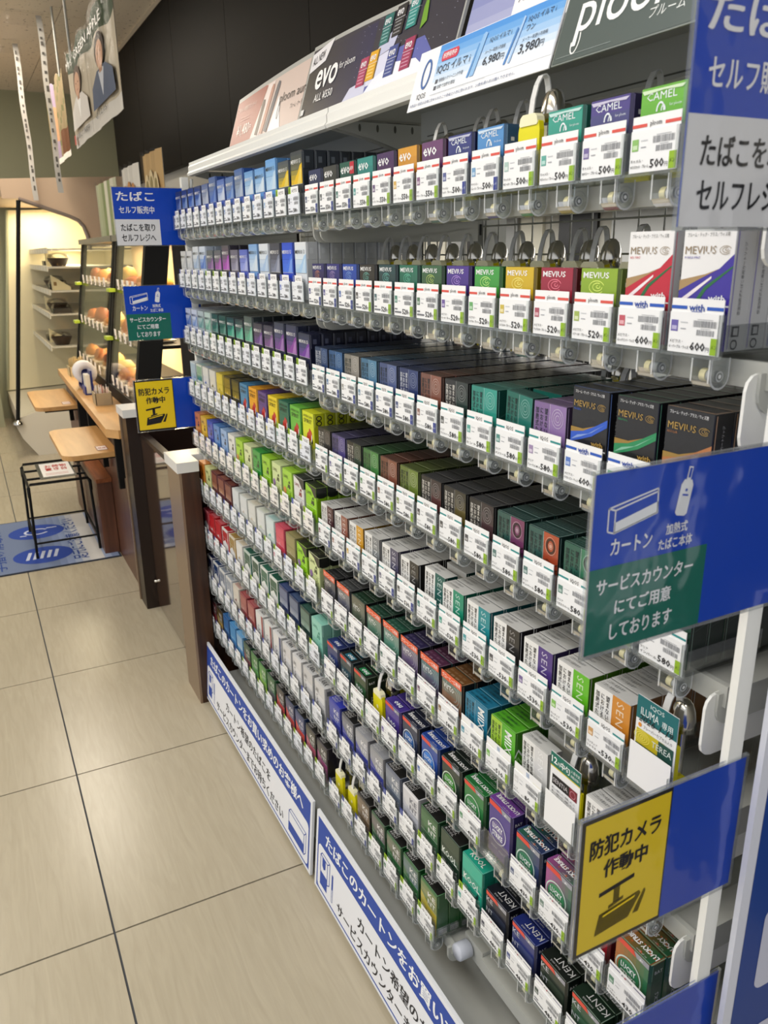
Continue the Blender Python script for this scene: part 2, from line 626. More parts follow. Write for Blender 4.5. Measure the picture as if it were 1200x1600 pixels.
# top canopy shelf, two bays
for x0, x1, w_ in ((-0.945, -0.020, "far"), (-0.016, 0.915, "near")):
    c = MB(); c.box(x0 + 0.004, 0.056, 1.556, x1, 0.40, 1.560, '#8b8c87', STEELD)
    o = link("canopy_shelf", c)
    tag(o, f"grey top shelf roofing the {w_} bay, advert boards standing on it", "shelf", "canopy shelves over the rack")
    c = MB()
    prof = [(0.056, 1.540), (0.044, 1.541), (0.042, 1.546), (0.046, 1.551), (0.046, 1.562), (0.049, 1.566), (0.049, 1.573), (0.056, 1.575)]
    c.prism([(y, z) for y, z in prof][::-1], Fr((x0, 0, 0), (0, 1, 0), (0, 0, 1), (-1, 0, 0)), x1 - x0, '#e6e6e2', WHITEM)
    link("fascia", c, o)
    for bx in (x0 + 0.012, x1 - 0.006):
        g = MB()
        P = [(0.06, 1.552), (0.06, 1.540), (0.12, 1.528), (0.20, 1.505), (0.28, 1.475), (0.338, 1.474), (0.338, 1.552)]
        g.prism(P, Fr((bx, 0, 0), (0, 1, 0), (0, 0, 1), (1, 0, 0)), 0.004, '#a3a49e', STEEL)
        for k in range(4):
            g.disc(Fr((bx, 0, 0), (0, 1, 0), (0, 0, 1), (1, 0, 0)), 0.10 + 0.034 * k, 1.543, 0.0025, 0.006, '#55554f', PAINT)
        link("gusset", g, o)
    g = MB(); g.box(x0 + 0.10, 0.17, 1.515, x1 - 0.01, 0.23, 1.556, '#8b8c87', STEELD)
    g.rect(Fr((x0, 0.17, 1.515), (1, 0, 0), (0, 0, 1)), 0.12, 0.004, x1 - x0 - 0.03, 0.006, '#55554f', PAINT)
    link("lamp_housing", g, o)
# curved white pole end at the far left of the canopy
b = MB()
b.tube([(-0.958, 0.085, 1.44), (-0.958, 0.062, 1.47), (-0.958, 0.052, 1.50), (-0.958, 0.052, 1.515), (-0.958, 0.056, 1.5345)], 0.005, '#e6e6e2', WHITEM)
link("curved_arm", b, rack)
# ------------------------------------------------------------------ boxed goods
KD = 0.0224
WARN = "喫煙は、あなたにとって\n肺がんの原因の一つとなり\n健康を損なうおそれが\nあります。"
VERT = "加 に 望\n熱 お ま\n式 け な\nた る い\nば 健 受\nこ 康 動\nの へ 喫\n煙 の 煙"


def shade(c, k):
    c = c.lstrip('#')
    v = [int(c[i:i + 2], 16) for i in (0, 2, 4)]
    v = [min(255, max(0, int(x * k))) for x in v]
    return '#%02x%02x%02x' % tuple(v)


def mixc(a, b, t):
    a, b = a.lstrip('#'), b.lstrip('#')
    return '#%02x%02x%02x' % tuple(int(int(a[i:i + 2], 16) * (1 - t) + int(b[i:i + 2], 16) * t) for i in (0, 2, 4))


def carton(W, H, D, ch, front, side, top, z0=0.0, back=None):
    """A carton body with small chamfers on its upright edges."""
    b = MB()
    P = [(ch, 0), (W - ch, 0), (W, ch), (W, D - ch), (W - ch, D), (ch, D), (0, D - ch), (0, ch)]
    lo = [(x, y, z0) for x, y in P]
    hi = [(x, y, H) for x, y in P]
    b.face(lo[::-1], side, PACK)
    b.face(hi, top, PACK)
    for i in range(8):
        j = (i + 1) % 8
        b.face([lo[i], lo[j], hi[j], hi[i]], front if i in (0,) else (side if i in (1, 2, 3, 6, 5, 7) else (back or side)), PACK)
    return b


def fronts(W, H, D):
    return (Fr((0, 0, 0), (1, 0, 0), (0, 0, 1), (0, -1, 0)), Fr((0, 0, H), (1, 0, 0), (0, 1, 0), (0, 0, 1)), Fr((W, 0, 0), (0, 1, 0), (0, 0, 1), (1, 0, 0)))


def grad(b, fr, x0, y0, x1, y1, c0, c1, n, e=0.0003):
    for k in range(n):
        a0, a1 = k / n, (k + 1) / n
        b.rect(fr, x0, y0 + (y1 - y0) * a0, x1, y0 + (y1 - y0) * a1, mixc(c0, c1, (k + 0.5) / n), PACK, e)


def swirl(b, fr, cx, cy, s, col, e=0.0006):
    for k in range(3):
        r = s * (1 - 0.36 * k)
        b.ring(fr, cx + 0.1 * s * k, cy + 0.02 * s * k, r, r * 0.58, s * 0.075, col, PACK, e, n=18, a0=20 + 40 * k, a1=320 + 40 * k)


def warn(b, F, W, h, col, light):
    b.text(F, WARN, W / 2, h * 0.12, h * 0.7, light, PACK, w=W * 0.86, al='C')


PACKS = {}


def pack_mesh(st, a, c2, c3='#ffffff', opt=''):
    """Returns (body MB, lid MB or None, W, H, D). st: style; a, c2, c3: its colours."""
    key = (st, a, c2, c3, opt)
    if key in PACKS:
        return PACKS[key]
    W, H, D, ch = 0.0548, 0.088, KD, 0.0012
    if 'L' in opt:
        H = 0.098
    lid = None
    if st in ('mv', 'am', 'cm', 'cmb', 'mb', 'pl', 'kt', 'kl', 'lk', 'st'):
        if st == 'kt':
            H = 0.086
        hl = H * 0.70
        top = c3 if st in ('cmb',) else (opt.split('t')[-1] if 't#' in opt else a)
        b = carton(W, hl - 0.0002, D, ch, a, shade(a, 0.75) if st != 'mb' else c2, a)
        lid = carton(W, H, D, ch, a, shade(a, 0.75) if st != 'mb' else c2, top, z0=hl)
        F, T, S = fronts(W, H, D)
        light = '#f2f2f2' if sum(lin(a)) < 1.1 else '#33343a'
        h0 = 0.0455 if st != 'am' else H * .33
        b.rect(F, ch, h0 - 0.0006, W - ch, h0, '#e8e8e8' if light == '#f2f2f2' else '#8a8a8a', PACK, 0.0004)
        if st == 'mv':
            R = H - h0
            grad(b, F, ch, h0, W - ch, hl - 0.0003, c3, mixc(c2, c3, 0.4), 3)
            grad(lid, F, ch, hl, W - ch, H - .0004, mixc(c2, c3, 0.25), mixc(c2, a, .75), 5)
            b.flat(F, [(W * .22, h0), (W - ch, h0), (W - ch, h0 + R * .62), (W * .80, h0 + R * .56), (W * .62, h0 + R * .36), (W * .40, h0 + R * .20)], c3, PACK, 0.0005)
            b.flat(F, [(W * .55, h0), (W * .90, h0), (W * .97, h0 + R * .50), (W * .78, h0 + R * .40), (W * .68, h0 + R * .20)], mixc(c3, '#ffffff', .30), PACK, 0.0007)
            for q in range(2):
                b.rect(S, D * (.30 + .26 * q), H * .06, D * (.40 + .26 * q), H * .40, mixc(a, '#ffffff' if light == '#f2f2f2' else '#000000', .25), PACK)
            lid.rect(S, D * .30, H * .80, D * .60, H * .90, mixc(a, '#ffffff' if light == '#f2f2f2' else '#000000', .2), PACK)
            lid.text(F, "MEVIUS", W * .08, H * .80, H * .065, light, PACK, w=W * .60, bold=0.015, e=.0012)
            swirl(lid, F, W * .83, H * .835, W * .10, light, .0012)
        elif st == 'am':
            b.rect(F, ch, 0.001, W - ch, h0 - .001, shade(a, 1.02), PACK)
            lid.text(F, "AMERICAN", W * .5, H * .88, H * .055, shade(a, .45), PACK, w=W * .78, al='C')
            lid.text(F, "SPIRIT", W * .5, H * .76, H * .09, shade(a, .45), PACK, w=W * .72, al='C', bold=.01)
            b.flat(F, [(W * .34, H * .42), (W * .52, H * .36), (W * .70, H * .40), (W * .86, H * .50), (W * .80, H * .60), (W * .62, H * .66), (W * .55, H * .58), (W * .42, H * .54)], '#c22a2a', PACK, .0004)
            b.flat(F, [(W * .74, H * .36), (W * .88, H * .38), (W * .84, H * .55), (W * .78, H * .50)], '#efefef', PACK, .0005)
            b.flat(F, [(W * .78, H * .34), (W * .92, H * .35), (W * .89, H * .46)], '#17171c', PACK, .0006)
            warn(b, F, W, h0 * .95, a, shade(a, .3))
            lid.text(S, "SPIRIT", D * .3, H * .73, D * .42, shade(a, .35), PACK, w=H * .2, rot=0) if False else None
            lid.ring(S, D * .5, H * .90, D * .26, D * .22, D * .08, '#1d1d1d', PACK)
            lid.ring(S, D * .5, H * .79, D * .26, D * .22, D * .08, '#1d1d1d', PACK)
        elif st in ('cm', 'cmb'):
            dk = c2
            tgt = lid
            if st == 'cmb':
                for (fr, ww) in ((F, W), (S, D)):
                    pts = [(0.0002, H), (ww - .0002, H)]
                    if fr is F:
                        pts += [(ww - .0002, H * .78), (ww * .86, H * .775), (ww * .74, H * .83), (ww * .55, H * .93), (ww * .2, H * .985)]
                    else:
                        pts += [(ww, H * .80), (ww * .7, H * .765), (ww * .3, H * .765), (0.0002, H * .80)]
                    lid.flat(fr, pts[::-1], c3, PACK, .0004)
            lid.text(F, "CAMEL", W * .10, H * (.80 if st == 'cm' else .78), H * .075, dk, PACK, w=W * .52)
            b.flat(F, [(W * .50, H * .56), (W * .62, H * .60), (W * .72, H * .56), (W * .80, H * .60), (W * .76, H * .69), (W * .66, H * .66), (W * .58, H * .69)], dk, PACK, .0005)
            lid.flat(F, [(W * .62, H * .705), (W * .80, H * .705), (W * .76, H * .77), (W * .68, H * .76)], dk, PACK, .0005)
            b.text(F, "5", W * .72, H * .40, H * .08, dk, PACK)
            b.text(F, "BOX", W * .12, H * .40, H * .035, dk, PACK)
            if 'p' in opt:
                b.disc(F, W * .22, H * .50, W * .14, W * .14, '#8a63a8', PACK, .0006)
            if 'o' in opt:
                b.disc(F, W * .22, H * .48, W * .16, W * .14, '#d98b3a', PACK, .0006)
            warn(b, F, W, h0 * .95, a, dk)
            b.text(S, "CAMEL", D * .62, H * .08, D * .35, dk, PACK, rot=90, w=H * .4)
            if st == 'cmb':
                for k in range(3):
                    lid.text(T, "CAMEL", W * .5, D * (.12 + .3 * k), D * .2, mixc(c3, a, .45), PACK, al='C')
        elif st == 'mb':      # white box with a coloured inset panel on every face
            b.rect(F, W * .10, 0.004, W * .90, hl - .0005, c2, PACK)
            lid.rect(F, W * .10, hl + .0005, W * .90, H * .93, c2, PACK)
            b.flat(F, [(W * .10, h0 * 1.0), (W * .5, hl * .92), (W * .90, h0 * 1.0), (W * .90, .004), (W * .10, .004)], '#eeeeee', PACK, .0005)
            lid.rect(T, W * .08, D * .12, W * .92, D * .88, c2, PACK)
            lid.rect(S, D * .12, H * .76, D * .88, H * .95, c2, PACK)
        elif st == 'pl':      # plain carton: inset panel, name, warning
            grad(b, F, W * .05, h0, W * .95, hl - .0005, c2, mixc(c2, a, .5), 4)
            lid.rect(F, W * .05, hl + .0003, W * .95, H * .95, mixc(c2, a, .5), PACK)
            b.flat(F, [(W * .30, h0), (W * .62, h0), (W * .50, hl * .86)], c3, PACK, .0006)
            if 'n' not in opt:
                lid.rect(T, W * .10, D * .2, W * .9, D * .8, mixc(a, c3, .35), PACK)
            warn(b, F, W, h0 * .95, a, light)
        elif st == 'st':      # pack with a darker stripe down one side of the face
            b.rect(F, W * .78, .0, W - ch, hl - .0002, c2, PACK)
            lid.rect(F, W * .78, hl, W - ch, H, c2, PACK)
            b.text(F, "LARK", W * .30, H * .62, W * .20, c3, PACK, rot=-90, w=H * .42)
            lid.text(T, "LARK", W * .5, D * .3, D * .4, c3, PACK, w=W * .6, al='C')
        elif st == 'lk':
            b.rect(F, W * .08, h0, W * .92, hl - .0005, c2, PACK)
            lid.text(F, "LARK", W * .10, H * .73, W * .16, c3, PACK, w=H * .20)
            b.text(F, "LARK", W * .20, H * .66, W * .16, c3, PACK, rot=-90, w=H * .36)
            lid.text(T, "LARK", W * .5, D * .25, D * .5, '#3a3a40', PACK, w=W * .6, al='C')
            lid.rect(S, D * .25, H * .80, D * .7, H * .92, c3, PACK)
            b.text(S, "FILTER CIGARETTES", D * .65, H * .06, D * .3, c3, PACK, rot=90, w=H * .5)
            warn(b, F, W, h0 * .95, a, '#3a3a40')
        elif st in ('kt', 'kl'):
            lid.rect(F, ch, hl + .0002, W - ch, H, shade(a, 1.15), PACK, .0002)
            if st == 'kt':
                grad(b, F, ch, h0, W - ch, hl - .0003, c2, mixc(c2, a, .3), 3)
                lc = '#f2f2f2' if sum(lin(c2)) < 1.5 else '#6a6c78'
                lid.text(F, "KE", W * .46, H * .745, H * .115, mixc(lc, c2, .05), PACK, w=W * .44, bold=.012, e=.0008)
                b.text(F, "NT", W * .46, H * .575, H * .115, mixc(lc, c2, .05), PACK, w=W * .44, bold=.012, e=.0008)
                grad(lid, F, ch, hl + .0003, W - ch, H * .94, mixc(c2, c3, .1), mixc(c2, a, .35), 2, .0004)
                b.flat(F, [(ch, h0), (W * .50, h0), (ch, H * .695)], c3, PACK, .0005)
                b.rect(F, ch, .001, W - ch, h0 - .001, c3, PACK, .0004)
            else:
                grad(b, F, ch, h0, W - ch, hl - .0003, c2, a, 3)
                b.text(F, "KOOL", W * .10, H * .52, H * .13, '#e9efe9', PACK, w=W * .78, bold=.02)
                if 'g' in opt:
                    b.flat(F, [(W * .60, H * .36), (W * .72, H * .38), (W * .80, H * .50), (W * .84, H * .44), (W * .78, H * .35)], '#1d3b3a', PACK, .0007)
            warn(b, F, W, h0 * .95, a, light)
            if st == 'kl' and 'g' in opt:
                lid.text(T, "KOOL", W * .5, D * .28, D * .42, '#e9efe9', PACK, w=W * .62, al='C', bold=.02)
            else:
                lid.rect(T, W * .04, D * .06, W * .96, D * .94, shade(a, 1.1) if 'w' in opt else '#161616', PACK)
                for k in range(3):
                    lid.text(T, "KENT" if st == 'kt' else "KOOL", W * .10, D * (.16 + .26 * k), D * .18, '#cfcfcf', PACK, w=W * .42)
            b.rect(S, D * .15, H * .03, D * .85, H * .16, '#c9c9c9', PACK)
            for k in range(5):
                b.rect(S, D * (.22 + .12 * k), H * .04, D * (.27 + .12 * k), H * .15, '#222222', PACK, .0006)
    elif st in ('ls', 'neo', 'kg'):
        H, ch = (0.076 if st == 'ls' else 0.072), 0.003
        if 'K' in opt:
            H = 0.086
        hl = H * .66
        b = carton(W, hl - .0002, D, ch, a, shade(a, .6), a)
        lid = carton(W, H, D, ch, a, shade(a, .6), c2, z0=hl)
        F, T, S = fronts(W, H, D)
        b.rect(F, ch, H * .28, W - ch, H * .287, '#dddddd', PACK)
        lid.flat(F, [(ch, H * .90), (ch, H * .99), (W * .52, H * .99), (W * .60, H * .90)], '#e0402f', PACK)
        lid.flat(F, [(W * .62, H * .90), (W * .54, H * .99), (W - ch, H * .99), (W - ch, H * .90)], '#9a9ca6', PACK)
        lid.text(F, "glo", W * .70, H * .915, H * .05, '#f3f3f3', PACK, bold=.02)
        if 'd' in opt:
            lf = {'#2c7c58': '#2f6c58', '#3c8c5c': '#a2508e', '#2c7a50': '#b3692e'}[c3]
            for q in range(8):
                cc = mixc(lf, a, (q / 7) ** 1.2)
                x0_, x1_ = ch + (W - 2 * ch) * q / 8, ch + (W - 2 * ch) * (q + 1) / 8
                b.rect(F, x0_, H * .29, x1_, hl - .0003, cc, PACK, .0003)
                lid.rect(F, x0_, hl, x1_, H * .995, cc, PACK, .0002)
                lid.rect(T, x0_, .001, x1_, D - .001, shade(cc, .85), PACK, .0002)
        if st == 'ls':
            for (mb_, cx, cy) in ((b, W * .44, H * .50),):
                mb_.disc(F, cx, cy, W * .29, W * .29, c3, PACK, .0005, n=24)
                mb_.ring(F, cx, cy, W * .36, W * .36, W * .035, mixc('#ffffff', c3, .25), PACK, .0006, n=28)
                mb_.text(F, "LUCKY", cx, cy + H * .015, H * .105, '#f4f4f4', PACK, w=W * .42, al='C', bold=.03, e=.0008)
                mb_.text(F, "STRIKE", cx, cy - H * .125, H * .105, '#f4f4f4', PACK, w=W * .44, al='C', bold=.03, e=.0008)
            b.text(F, "BLEND  SELECT", W * .5, H * .15, H * .04, '#e2e2e2', PACK, al='C', w=W * .6)
            lid.text(T, "LUCKY STRIKE", W * .95, D * .70, D * .30, '#f1f1f1', PACK, w=W * .86, rot=180, bold=.03)
            lid.text(T, "for glo hyper", W * .80, D * .22, D * .12, '#cfcfcf', PACK, rot=180)
            lid.ring(T, W * .10, D * .82, D * .09, D * .09, D * .03, '#e8e8e8', PACK)
            if 'd' in opt:
                rnd = random.Random(3)
                for k in range(12):
                    q = (rnd.uniform(.15, .9) * W, rnd.uniform(.1, .9) * D)
                    lid.disc(T, q[0], q[1], .0016, .0009, '#b8572c', PACK, .0004, n=6)
        elif st == 'neo':
            lid.rect(T, W * .22, D * .22, W * .78, D * .80, c3, PACK)
            lid.text(T, "neo", W * .72, D * .68, D * .36, '#eef3f5', PACK, w=W * .40, rot=180, bold=.02)
            grad(b, F, W * .12, H * .30, W * .92, hl, a, mixc(a, c3, .45), 4)
            b.text(F, "neo", W * .22, H * .48, H * .12, '#e8eef0', PACK, w=W * .5, bold=.01)
        else:
            lid.text(T, "KENT", W * .92, D * .84, D * .40, '#c9c9c9', PACK, w=W * .62, rot=180)
            lid.text(T, "neon stick", W * .62, D * .30, D * .14, '#bdbdbd', PACK, rot=180)
            grad(b, F, W * .30, H * .30, W * .92, hl, mixc(a, c3, .2), mixc(a, c3, .7), 4)
            lid.text(F, "KE", W * .08, H * .76, H * .11, '#c9ccd4', PACK, w=W * .28)
            b.text(F, "NT", W * .08, H * .50, H * .11, '#c9ccd4', PACK, w=W * .28)
        b.text(S, "STICKS", D * .66, H * .10, D * .24, '#c9c9c9', PACK, rot=90, w=H * .36)
        b.rect(S, D * .20, H * .02, D * .80, H * .085, '#bdbdbd', PACK)
        lid.text(S, "BAT", D * .25, H * .82, D * .20, '#dddddd', PACK)
    elif st in ('evo', 'cml', 'mvp'):
        H, ch = 0.064, 0.0022
        D = 0.0224
        hl = H * .55
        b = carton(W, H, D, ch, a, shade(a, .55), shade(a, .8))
        F, T, S = fronts(W, H, D)
        grad(b, F, ch, H * .05, W - ch, H - .0004, c2, a, 5)
        if st == 'evo':
            b.text(F, "evo", W * .10, H - .0165, .0098, '#f4f4f4', PACK, w=W * .60, bold=.015)
            if 'n' in opt:
                b.rect(F, W * .70, H * .72, W * .97, H * .98, '#c1243c', PACK, .0007)
                b.text(F, "NEW", W * .73, H * .80, H * .08, '#ffffff', PACK, w=W * .2, e=.001)
        elif st == 'cml':
            b.text(F, "CAMEL", W * .16, H - .0105, .0062, '#e8eef2', PACK, w=W * .62)
            b.ring(F, W * .46, H - .0195, W * .09, .0075, W * .03, '#e8eef2', PACK, .0007, n=12, a0=0, a1=180)
            b.ring(F, W * .52, H - .0195, W * .05, .005, W * .02, '#e8eef2', PACK, .0007, n=10, a0=0, a1=180)
            b.text(F, "for ploom", W * .64, H - .0175, .003, '#e8eef2', PACK)
            b.flat(F, [(W * .05, H * .97), (W * .95, H * .97), (W * .88, H * .93), (W * .5, H * .945), (W * .10, H * .92)], mixc(a, '#ffffff', .7), PACK, .0008)
        else:
            b.text(F, "MEVIUS", W * .10, H - .0092, .0058, '#f4f4f4', PACK, w=W * .66, bold=.012)
            swirl(b, F, W * .46, H - .0175, W * .20, mixc(c3, '#ffffff', .25))
        b.text(S, "ploom", D * .62, H * .70, D * .24, '#d9d9d9', PACK, rot=0) if False else b.rect(S, D * .35, H * .74, D * .55, H * .80, '#cfcfcf', PACK)
    elif st == 'wth':
        W, H, D, ch = 0.0535, 0.096, 0.0235, 0.0006
        dark = 'k' in opt
        bg = '#16161a' if dark else '#ecebea'
        tc = '#b29046' if dark else '#8f7a5a'
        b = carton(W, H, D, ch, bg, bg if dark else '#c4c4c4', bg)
        F, T, S = fronts(W, H, D)
        b.text(F, "プルーム・テック・プラス／ウィズ用", W * .08, H * .94, H * .035, '#f2f2f2' if dark else '#333333', PACK, w=W * .80)
        b.text(F, "MEVIUS", W * .06, H * .80, H * .065, tc, PACK, w=W * .60)
        swirl(b, F, W * .83, H * .83, W * .11, tc)
        b.text(F, {'#c01f35': "RED MINT", '#3a2a9a': "PURPLE MINT", '#2456c4': "FROZEN", '#1f8a55': "MENTHOL"}.get(a, "REGULAR"), W * .06, H * .76, H * .02, a, PACK)
        lo = H * .38
        if dark:
            b.flat(F, [(0, lo + H * .02), (0, lo + H * .13), (W * .35, lo + H * .17), (W * .7, lo + H * .25), (W, lo + H * .34), (W, lo + H * .26), (W * .6, lo + H * .13), (W * .3, lo + H * .07)], a, PACK, .0004)
            b.flat(F, [(0, lo + H * .13), (0, lo + H * .19), (W * .35, lo + H * .19), (W * .7, lo + H * .25), (W * .35, lo + H * .165)], '#9a7a34', PACK, .0005)
            b.flat(F, [(0, lo + H * .04), (W * .3, lo + H * .10), (W * .6, lo + H * .17), (W * .95, lo + H * .29), (W * .5, lo + H * .15), (W * .2, lo + H * .11)], mixc(a, '#ffffff', .45), PACK, .0006)
        else:
            b.flat(F, [(0, lo), (0, lo + H * .17), (W * .4, lo + H * .22), (W * .75, lo + H * .30), (W, lo + H * .42), (W, lo)], a, PACK, .0004)
            b.flat(F, [(0, lo + H * .11), (0, lo + H * .20), (W * .5, lo + H * .255), (W * .75, lo + H * .30), (W * .4, lo + H * .215)], '#a98a5c', PACK, .0005)
            b.flat(F, [(0, lo + H * .02), (W * .3, lo + H * .13), (W * .62, lo + H * .24), (W * .62, lo + H * .22), (W * .3, lo + H * .09), (W * .06, lo)], '#f1e6ea', PACK, .0006)
            b.flat(F, [(W * .30, lo), (W * .38, lo), (W * .55, lo + H * .13), (W, lo + H * .31), (W, lo + H * .325), (W * .5, lo + H * .15)], '#1d6b3a', PACK, .0006)
        b.text(F, "with", W * .60, lo + H * .03, H * .055, '#f4f4f4' if not dark else tc, PACK, w=W * .32, bold=.02, e=.0009)
        b.rect(F, 0, lo - .0012, W, lo, '#f2f2f2', PACK, .0007)
        b.rect(F, 0, 0.0, W, lo - .0012, a if not dark else '#0d0d10', PACK, .0004)
        b.text(F, "加熱式たばこの煙（蒸" if a != '#3a2a9a' else "望まない受動喫煙が生じ", W * .03, lo - H * .09, H * .07, '#f4f4f4', PACK, w=W * .92, bold=.012, e=.0009)
        b.text(F, "気）は健康へ", W * .03, lo - H * .19, H * .07, '#f4f4f4', PACK, w=W * .80, bold=.012, e=.0009)
        b.text(S, "低温加熱式たばこ専用カートリッジ", D * .55, H * .30, D * .14, '#55565a' if not dark else '#b9b9b9', PACK, rot=90)
        b.rect(S, D * .25, H * .12, D * .62, H * .21, '#44454a' if not dark else '#c9c9c9', PACK)
        b.rect(S, D * .33, H * .135, D * .54, H * .195, bg if dark else '#c4c4c4', PACK, .0006)
        b.ring(S, D * .42, H * .055, D * .18, D * .18, D * .06, '#44454a' if not dark else '#c9c9c9', PACK)
    else:  # slim heated tobacco cartons with the warning down the left half: ter, sen, mix, vir
        W, H, D, ch = 0.0542, 0.0715 if st != 'vir' else 0.0745, 0.0216, 0.0005
        if st == 'vir':
            b = carton(W, H, D, ch, c2, '#16181a', a)
            F, T, S = fronts(W, H, D)
            grad(b, F, ch, .002, W - ch, H * .98, c3, c2, 5)
            b.text(F, "virto", W * .10, H - .0235, .0115, mixc('#ffffff', c2, .12), PACK, w=W * .52)
            b.text(F, "for glo hilo", W * .12, H - .0275, .0026, '#d5d5d5', PACK)
            for k in range(3):
                b.ring(F, W * .64, H - .0265, W * (.14 + .09 * k), W * (.16 + .10 * k), W * .018, mixc(c2, '#ffffff', .4), PACK, .0004, n=18, a0=-100, a1=100)
            if 'o' in opt:
                b.rect(F, 0, H - .0085, W, H + .0035, '#e2582b', PACK, .0012)
                b.text(F, "グローヒーロ専用", W * .06, H - .0062, .0072, '#ffffff', PACK, w=W * .88, e=.0016)
            rnd = random.Random(hash(a) % 97)
            for k in range(4):
                b.rect(T, W * (.08 + .22 * k), D * .18, W * (.24 + .22 * k), D * .34, mixc(a, '#ffffff', .25), PACK)
                b.rect(T, W * (.05 + .2 * k), D * .55, W * (.20 + .2 * k), D * .72, mixc(a, '#ffffff', .12), PACK)
        else:
            lw_ = W * (.50 if st != 'mix' else .45)
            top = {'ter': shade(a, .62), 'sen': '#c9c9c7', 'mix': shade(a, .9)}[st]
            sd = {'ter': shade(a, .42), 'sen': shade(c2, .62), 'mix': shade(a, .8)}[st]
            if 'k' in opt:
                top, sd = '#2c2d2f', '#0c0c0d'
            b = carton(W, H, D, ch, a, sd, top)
            F, T, S = fronts(W, H, D)
            lft = {'ter': shade(a, .9), 'sen': '#e9e9e7', 'mix': mixc(a, c3, .55) if c3 != '#ffffff' else a}[st]
            ink = {'ter': '#0f1f26' if 'k' not in opt else '#d6d3cc', 'sen': '#26262a', 'mix': '#10242c'}[st]
            if 'w' in opt:
                ink = '#d9dce4'
            b.rect(F, 0, 0, lw_, H, lft if 'k' not in opt else '#141416', PACK)
            b.rect(F, lw_, 0, lw_ + .0006, H, mixc(lft, '#ffffff', .6), PACK, .0005)
            b.text(F, VERT, lw_ * .5, H * .10, H * .82, ink, PACK, w=lw_ * .78, al='C', bold=.012)
            if st == 'ter':
                grad(b, F, lw_ + .0006, 0, W, H, c3, c2, 6)
                rc = mixc(c2, '#ffffff', .45)
                for k in range(3):
                    b.ring(F, (lw_ + W) / 2, H * .80, W * (.07 + .055 * k), H * (.055 + .048 * k), W * .014, rc, PACK, .0006, n=16)
                b.disc(F, (lw_ + W) / 2, H * .80, W * .045, H * .035, rc if 'e' in opt else c2, PACK, .0006, n=10)
                if 'e' in opt:
                    b.ring(F, (lw_ + W) / 2, H * .80, W * .15, H * .13, W * .05, shade(c2, .35), PACK, .0008, n=16)
                    for k in range(3):
                        b.flat(F, [(lw_ + .001, H * (.52 - .09 * k)), (lw_ + W * .16, H * (.57 - .09 * k)), (W * .86, H * (.50 - .09 * k)), (W, H * (.55 - .09 * k)), (W, H * (.53 - .09 * k)), (W * .86, H * (.48 - .09 * k)), (lw_ + W * .16, H * (.55 - .09 * k))], shade(c2, .5), PACK, .0007)
                b.text(F, "T\nE\nR\nE\nA", lw_ + W * .30, H * .06, H * .44, mixc(c2, '#ffffff', .75), PACK, al='C', w=W * .07, e=.0009)
                rk = random.Random(len(a) + int(a[1:3], 16))
                for k in range(3):
                    x_ = W * .08
                    while x_ < W * .88:
                        w2 = rk.uniform(.002, .007)
                        b.rect(T, x_, D * (.26 + .2 * k), min(x_ + w2, W * .92), D * (.36 + .2 * k), mixc(top, '#ffffff', .16), PACK)
                        x_ += w2 + .0012
                b.flat(S, [(D * .2, H * .55), (D * .8, H * .62), (D * .8, H * .60), (D * .2, H * .53)], mixc(sd, '#ffffff', .12), PACK)
            elif st == 'sen':
                b.rect(F, lw_ + .0006, 0, W, H, c2, PACK)
                b.text(F, "SENTIA", lw_ + W * .135, H * .94, W * .20, mixc('#ffffff', c2, .30 if 'd' not in opt else .50), PACK, w=H * .80, rot=-90, sp=1.25)
                for k in range(2):
                    b.text(T, "ニコチンを含みます", W * .06, D * (.22 + .36 * k), D * .22, '#3a3a3c', PACK, w=W * .48)
            else:
                b.text(F, "MIIX", lw_ + W * .14, H * .92, W * .28, '#f4f6f4', PACK, w=H * .46, rot=-90, bold=.015)
                z = [(0, H * .52), (D * .25, H * .66), (D * .5, H * .54), (D * .75, H * .66), (D, H * .55)]
                b.flat(S, [(0, H)] + [(x, y + H * .02) for x, y in z] + [(D, H)], shade(a, .62), PACK)
                for dz, c in ((0, '#e6ebe6'), (-.16, mixc(a, '#ffffff', .35))):
                    b.flat(S, [(x, y + dz * H) for x, y in z] + [(x, y + dz * H - H * .05) for x, y in z[::-1]], c, PACK, .0005)
                for k in range(2):
                    b.text(T, "たばこの煙は健康を損なう", W * .06, D * (.22 + .36 * k), D * .2, ink, PACK, w=W * .72)
    # painted edge highlights of top and side, rear gap painted dark
    T_ = Fr((0, 0, H), (1, 0, 0), (0, 1, 0), (0, 0, 1))
    tgt = lid or b
    tc_ = mixc(a if st != 'sen' else '#c9c9c7', '#ffffff', .38)
    tgt.rect(T_, ch, .0002, W - ch, .0013, tc_, PACK, .0006)
    tgt.rect(T_, ch, D - .0010, W - ch, D - .0002, shade(a, .30) if st != 'sen' else '#4c4c4c', PACK, .0006)
    tgt.rect(T_, W - .0012, .0004, W - .0003, D - .0004, tc_, PACK, .0006)
    S_ = Fr((W, 0, 0), (0, 1, 0), (0, 0, 1), (1, 0, 0))
    tgt.rect(S_, .0022, H * .02 if lid is None else H * .71, .0030, H * .985, tc_, PACK, .0003)
    PACKS[key] = [b, lid, W, H, D, None, None, None]
    return PACKS[key]


def pack_data(spec):
    p = pack_mesh(*spec)
    if p[5] is None:
        p[5] = p[0].data("carton")
        if p[1] is not None:
            p[6] = p[1].data("lid")
            j = MB(); j.add(p[0]); j.add(p[1])
            p[7] = (j.data("carton_closed"), j)
        else:
            p[7] = (p[5], p[0])
    return p


